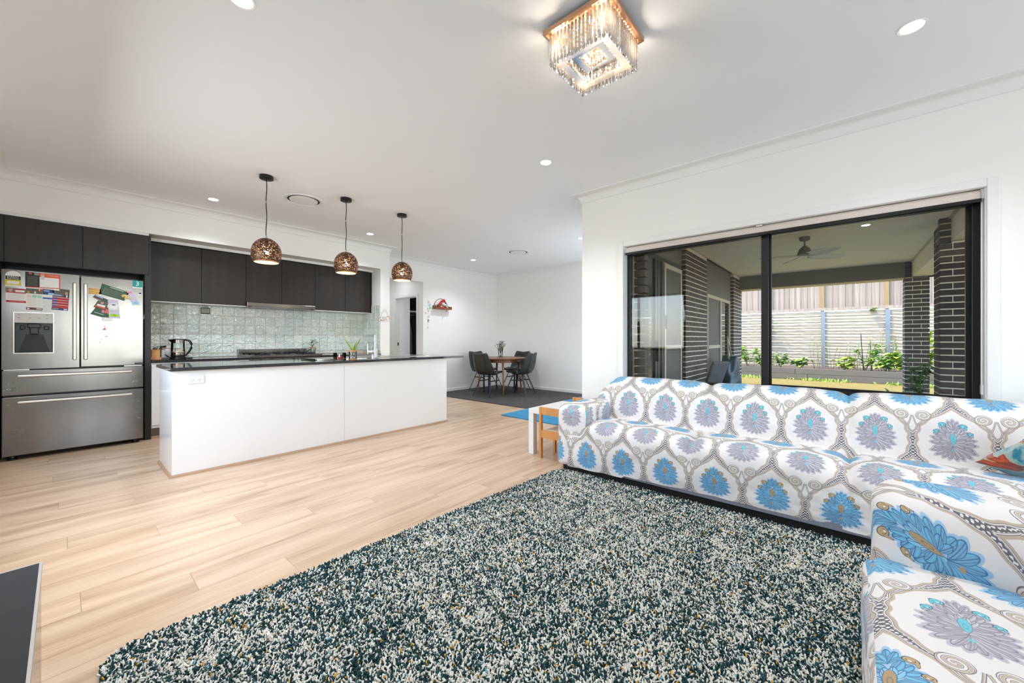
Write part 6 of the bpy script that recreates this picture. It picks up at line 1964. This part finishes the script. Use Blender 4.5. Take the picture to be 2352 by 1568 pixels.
# dining table
RZ = 0.014
dt = thing('dining_table', 'round walnut dining table with tapered splayed legs', 'table', (5.95, 5.45, RZ))
MB().lathe([(0.50, 0.715), (0.535, 0.722), (0.545, 0.735), (0.54, 0.745), (0.001, 0.745)], 48).build('tabletop', 'walnut', dt, smooth=True)
MB().lathe([(0.42, 0.655), (0.425, 0.66), (0.425, 0.715), (0.40, 0.715), (0.40, 0.655)], 40, cap=False).build('apron', 'walnut', dt, smooth=True)
for x, y in ((-0.29, -0.365), (-0.37, 0.29), (0.29, 0.37), (0.37, -0.29)):
    a = Vector((x, y, 0)); b = Vector((x * 0.84, y * 0.84, 0.715))
    MB().tube([a, a.lerp(b, .5), b], 0.02, 14, radii=[.0135, .019, .026]).build('leg', 'walnut_leg', dt, smooth='all')
MB().tube([(0.06, -.42, .655), (.10, -.44, .63), (.14, -.43, .65), (.18, -.42, .64), (.22, -.40, .665)], 0.006, 6).build('table_cord', 'black_plastic', dt, smooth='all')
vs_ = thing('flower_vase', 'glass vase of mauve flowers on the round dining table', 'vase', (5.98, 5.46, RZ + 0.745))
MB().lathe([(0.036, 0.0), (0.039, 0.004), (0.04, 0.03), (0.05, 0.13), (0.06, 0.20)], 24, cap=False).disc((0, 0, 0.004), 0.036).build('glass', 'jar_glass', vs_, smooth=True)
st, lf, fl1 = MB(), MB(), MB()
for k in range(26):
    a = rng.uniform(0, 2 * PI); rr = rng.uniform(.01, .125)
    tip = Vector((rr * math.cos(a) * 1.0, rr * math.sin(a), rng.uniform(.25, .35) - rr * .25))
    st.tube([(-.02 * math.cos(a), -.02 * math.sin(a), .012), (.03 * math.cos(a), .03 * math.sin(a), .15), tip], 0.0022, 5)
    for q in range(3):
        aa = rng.uniform(0, 2 * PI)
        leaf_quads(lf, Vector((.03 * math.cos(a), .03 * math.sin(a), .15)).lerp(tip, rng.uniform(0, .8)), (math.cos(aa), math.sin(aa), .5), .045, .009, .3, 0, 2)
    for q in range(7):
        aa = 2 * PI * q / 7
        leaf_quads(fl1, tip, (math.cos(aa), math.sin(aa), .45), .034, .013, .1, int(rng.integers(0, 2)), 2)
st.build('stems', 'stem_green', vs_, smooth='all')
o = lf.build('foliage', ['leaf_dark'], vs_); o['kind'] = 'stuff'
o = fl1.build('flowers', ['petal_mauve', 'petal_pink'], vs_); o['kind'] = 'stuff'

# bucket chairs
def bucket_chair(label, loc, rz):
    t = thing('dining_chair', label, 'chair', loc, rz, 'dark leather bucket chairs at the dining table')
    # seat shell: rows from front edge over the seat and up the back; +x is forward
    prof_ = [(0.235, 0.462), (0.225, 0.482), (0.12, 0.468), (0.0, 0.452), (-0.10, 0.450), (-0.175, 0.475), (-0.215, 0.54), (-0.245, 0.64), (-0.268, 0.74), (-0.285, 0.83), (-0.292, 0.862)]
    cs_ = smoothpath(prof_, 30)
    P = []
    for i, (p, s_) in enumerate(cs_):
        u = i / 29
        hw = np.interp(u, [0, .1, .35, .5, .7, .95, 1], [.175, .215, .232, .238, .225, .19, .165])
        row = []
        for j in range(13):
            v = 2 * j / 12 - 1
            wrapk = np.interp(u, [0, .25, .45, .7, 1], [0.012, 0.045, 0.075, 0.055, 0.02])
            e = abs(v) ** 3
            x, z = p.x, p.z
            if u < 0.42: z += wrapk * e * 0.9
            k2 = np.interp(u, [.3, .5], [0, 1])
            x += wrapk * e * k2 * 1.3
            if u > 0.9: z -= 0.02 * (1 - abs(v)) * (u - .9) / .1
            row.append((x, v * hw, z))
        P.append(row)
    o = MB().grid(P).build('shell', 'leather_dark', t, smooth='all')
    sd_ = o.modifiers.new('thick', 'SOLIDIFY'); sd_.thickness = 0.034; sd_.offset = -1
    bv = o.modifiers.new('edge', 'BEVEL'); bv.width = 0.012; bv.segments = 3; bv.limit_method = 'ANGLE'; bv.angle_limit = R(50)
    # quilted channels on the inner back
    q = MB()
    for zz in (0.60, 0.645, 0.69, 0.735, 0.78):
        xb = np.interp(zz, [0.54, 0.64, 0.74, 0.83], [-0.215, -0.245, -0.268, -0.285]) + 0.004
        q.tube([(xb + 0.03, -0.15, zz), (xb + 0.004, -0.07, zz), (xb, 0, zz), (xb + 0.004, 0.07, zz), (xb + 0.03, 0.15, zz)], 0.0035, 5)
    q.build('channel_seam', 'black_plastic', t, smooth='all')
    sm_ = MB()
    for s_ in (-1, 1):
        sm_.tube([(-0.320 + 0.02, s_ * 0.105, 0.85), (-0.300, s_ * 0.115, 0.74), (-0.278, s_ * 0.12, 0.64), (-0.248, s_ * 0.125, 0.54), (-0.19, s_ * 0.13, 0.455)], 0.0035, 5)
    sm_.build('back_seam', 'black_plastic', t, smooth='all')
    for sx, sy in ((1, 1), (1, -1), (-1, 1), (-1, -1)):
        MB().bar((sx * 0.10, sy * 0.10, 0.43), (sx * 0.245, sy * 0.225, 0.0), 0.034, 0.012, side=(sy, -sx, 0)).build('leg', 'leg_metal', t)
    MB().bar((-0.10, -0.10, 0.422), (0.10, 0.10, 0.422), 0.03, 0.012).bar((-0.10, 0.10, 0.422), (0.10, -0.10, 0.422), 0.03, 0.012).box(-0.13, 0.13, -0.13, 0.13, 0.426, 0.434).build('seat_mount', 'leg_metal', t)
    z = 0.30
    k = 0.10 + (0.245 - 0.10) * (0.43 - z) / 0.43; ky = 0.10 + (0.225 - 0.10) * (0.43 - z) / 0.43
    MB().bar((k, ky, z), (-k, ky, z), 0.02, 0.01, side=(0, 0, 1)).bar((k, -ky, z), (-k, -ky, z), 0.02, 0.01, side=(0, 0, 1)).build('stretcher', 'leg_metal', t)
    return t
bucket_chair('dark leather bucket chair at the dining table, nearest the kitchen island', (5.55, 5.37, RZ), R(3))
bucket_chair('dark leather bucket chair with its back to the living room, right of the table', (6.05, 4.98, RZ), R(102))
bucket_chair('dark leather bucket chair behind the table, by the wall with the shelf', (6.03, 6.0, RZ), R(-92))
bucket_chair('dark leather bucket chair behind the table, by the blank right wall', (6.52, 5.50, RZ), R(183))

# wall shelf with small figures, and the paper garland
sh = thing('wall_shelf', 'small wooden ledge shelf with a wire arch on the dining wall', 'shelf', (5.225, YD - 0.002, 1.775))
MB().box(-0.215, 0.215, -0.11, 0, 0, 0.012).build('board', 'walnut', sh)
MB().box(-0.215, 0.215, -0.11, -0.102, 0.012, 0.03).box(-0.215, -0.205, -0.11, 0, 0.012, 0.075).box(0.205, 0.215, -0.11, 0, 0.012, 0.06).build('rail', 'walnut', sh)
MB().tube([(0.185 * math.cos(a), -0.008, 0.02 + 0.21 * math.sin(a)) for a in [PI * i / 24 for i in range(25)]], 0.004, 8).build('wire_arch', 'leg_metal', sh, smooth='all')
fg = thing('red_hat_toy', 'small toy in a floppy red hat and green collar on the wall shelf', 'toy', (5.17, YD - 0.06, 1.788))
MB().lathe([(0.05, 0.0), (0.062, 0.03), (0.055, 0.06), (0.03, 0.075), (0.001, 0.08)], 18).build('body', 'print_peach', fg, smooth='all')
P = []
for i in range(10):
    u = i / 9
    c_ = Vector((-0.03 + 0.15 * u, -0.01, 0.085 + 0.10 * math.sin(u * 2.3) - 0.02 * u))
    rr = 0.095 * (1 - u) ** 0.7 + 0.012
    P.append([(c_.x + rr * 0.5 * math.sin(a) * 1.2, c_.y + rr * math.cos(a) * 0.6, c_.z + rr * 0.6 * math.sin(a)) for a in [2 * PI * k / 12 for k in range(13)]])
MB().grid(P).build('hat', 'print_red', fg, smooth='all')
P = [[(0.085 * math.cos(a) * (1 + .1 * math.sin(5 * a)), 0.05 * math.sin(a) - 0.005, z + 0.01 * math.sin(3 * a)) for a in [2 * PI * k / 20 for k in range(21)]] for z in (0.045, 0.06, 0.08)]
MB().grid(P).build('collar', 'print_green', fg, smooth='all')
MB().lathe([(0.001, -0.02), (0.018, -0.008), (0.02, 0.004), (0.001, 0.02)], 10, c=(0.135, -0.01, 0.125)).build('bobble', 'print_green', fg, smooth='all')
MB().obox((-0.04, -0.055, 0.02), 0.02, 0.012, 0.018, Euler((0, 0, .3))).obox((0.02, -0.058, 0.025), 0.03, 0.01, 0.022, Euler((0, .3, -.2))).build('scarf', 'print_crimson', fg, bevel=0.006)
for i, (x, nm, mt, lab) in enumerate(((5.30, 'reindeer_toy', 'print_brown', 'small brown and white figure beside the red hat toy on the shelf'), (5.345, 'basket_toy', 'light_wood', 'small round wooden pot on the wall shelf'), (5.40, 'pine_cone', 'print_brown', 'small dark cone at the right end of the wall shelf'))):
    t = thing(nm, lab, 'ornament', (x, YD - 0.06, 1.788), 0)
    MB().lathe([(0.018, 0), (0.026, 0.015), (0.022, 0.045), (0.012, 0.055), (0.02, 0.07), (0.001, 0.085)] if i == 0 else [(0.022, 0), (0.03, 0.02), (0.028, 0.05), (0.02, 0.055), (0.001, 0.055)], 12).build('body', mt, t, smooth='all')
    if i == 0: MB().lathe([(0.001, -.012), (.012, 0), (.001, .012)], 8, c=(0, -.02, .06)).build('face', 'print_white', t)
    else: MB().lathe([(0.006, 0.05), (0.004, 0.062)], 8).build('tip', 'print_black', t)
tg = MB().add([(-.012, 0, 0), (.012, 0, 0), (0.004, 0, -.05), (-.02, 0, -.045)], [(0, 1, 2, 3)]).build('red_tag', 'print_red')
tg.location = (5.29, YD - 0.116, 1.776); so2 = tg.modifiers.new('t', 'SOLIDIFY'); so2.thickness = .003
tag(tg, 'small red tag hanging under the wall shelf', 'tag')
gl = thing('paper_garland', 'pastel paper garland hanging on the dining wall left of the shelf', 'garland', (4.885, YD - 0.006, 1.95))
MB().tube([(0, 0, 0), (0.006, 0, -.25), (-0.005, 0, -.62)], 0.0016, 5).build('thread', 'print_palegrey', gl)
for (x, z, mt, s_) in ((0.02, -.04, 'print_peach', 1.1), (0.05, -.10, 'print_sky', 1.2), (0.06, -.16, 'print_mint', 1), (0.0, -.18, 'print_mint', .8), (0.025, -.22, 'print_peach', .9), (-0.05, -.27, 'print_peach', 1), (0.05, -.30, 'print_white', .8), (0.02, -.345, 'print_palegrey', 1), (0.015, -.42, 'print_grey', 1.1), (0.045, -.43, 'print_white', 1.2), (0.0, -.57, 'print_peach', .9)):
    a = rng.uniform(0, 3)
    vs = []
    for k in range(5):
        th = a + 2 * PI * k / 5
        vs.append((x + .022 * s_ * math.cos(th), rng.normal(0, .003), z + .026 * s_ * math.sin(th)))
    MB().add(vs, [(0, 1, 2, 3, 4)]).build('paper_shape', mt, gl)
sw = thing('hall_switch', 'low white wall outlet at the hall corner', 'power outlet', (4.79, 6.498, 0.86))
MB().box(0.0, 0.07, -0.008, 0, -0.01, 0.01).build('plate', 'white_plastic', sw)

# tall navy cabinet and a palm by the left wall: they stand behind the viewpoint and show in the window glass and the fridge
nc = thing('navy_cabinet', 'tall navy double door cabinet mirrored in the right window pane', 'cabinet', (-0.21, -1.5, 0))
MB().box(-0.438, -0.02, -2.05, -0.96, 0.0, 2.2).build('carcass', 'navy_paint', nc, world=True)
for a, b, h in ((-2.045, -1.507, -1.56), (-1.503, -0.965, -1.45)):
    MB().box(-0.02, 0.0, a, b, 0.08, 2.195).build('door', 'navy_paint', nc, world=True, bevel=0.003)
    MB().box(0.0, 0.03, h - 0.008, h + 0.008, 1.05, 1.35).build('handle', 'bronze_gold', nc, world=True, bevel=0.003)
pp = thing('potted_palm', 'potted palm mirrored faintly in the right window pane', 'plant', (0.2, -0.7, 0))
MB().lathe([(0.10, 0), (0.14, 0.02), (0.16, 0.26), (0.15, 0.27), (0.14, 0.24), (0.001, 0.235)], 24).build('pot', 'brick_dark', pp, smooth=True)
fr_, fs_ = MB(), MB()
for k in range(11):
    a = 2 * PI * k / 11 + rng.uniform(-.2, .2)
    el = rng.uniform(.5, 1.2); L = rng.uniform(.32, .46)
    d = Vector((math.cos(a) * math.cos(el), math.sin(a) * math.cos(el), math.sin(el)))
    pts = [Vector((0, 0, .24)) + d * L * u - Vector((0, 0, .3)) * u * u * L for u in [i / 8 for i in range(9)]]
    fs_.tube(pts, 0.005, 5)
    for i in range(2, 9):
        t_ = (pts[i] - pts[i - 1]).normalized(); sd = t_.cross(Vector((0, 0, 1))).normalized()
        for s_ in (-1, 1):
            leaf_quads(fr_, pts[i], t_ * .7 + sd * s_ * .8, .17, .010, .3, 0, 3)
fs_.build('stems', 'stem_green', pp, smooth='all')
o = fr_.build('fronds', ['leaf_dark'], pp); o['kind'] = 'stuff'
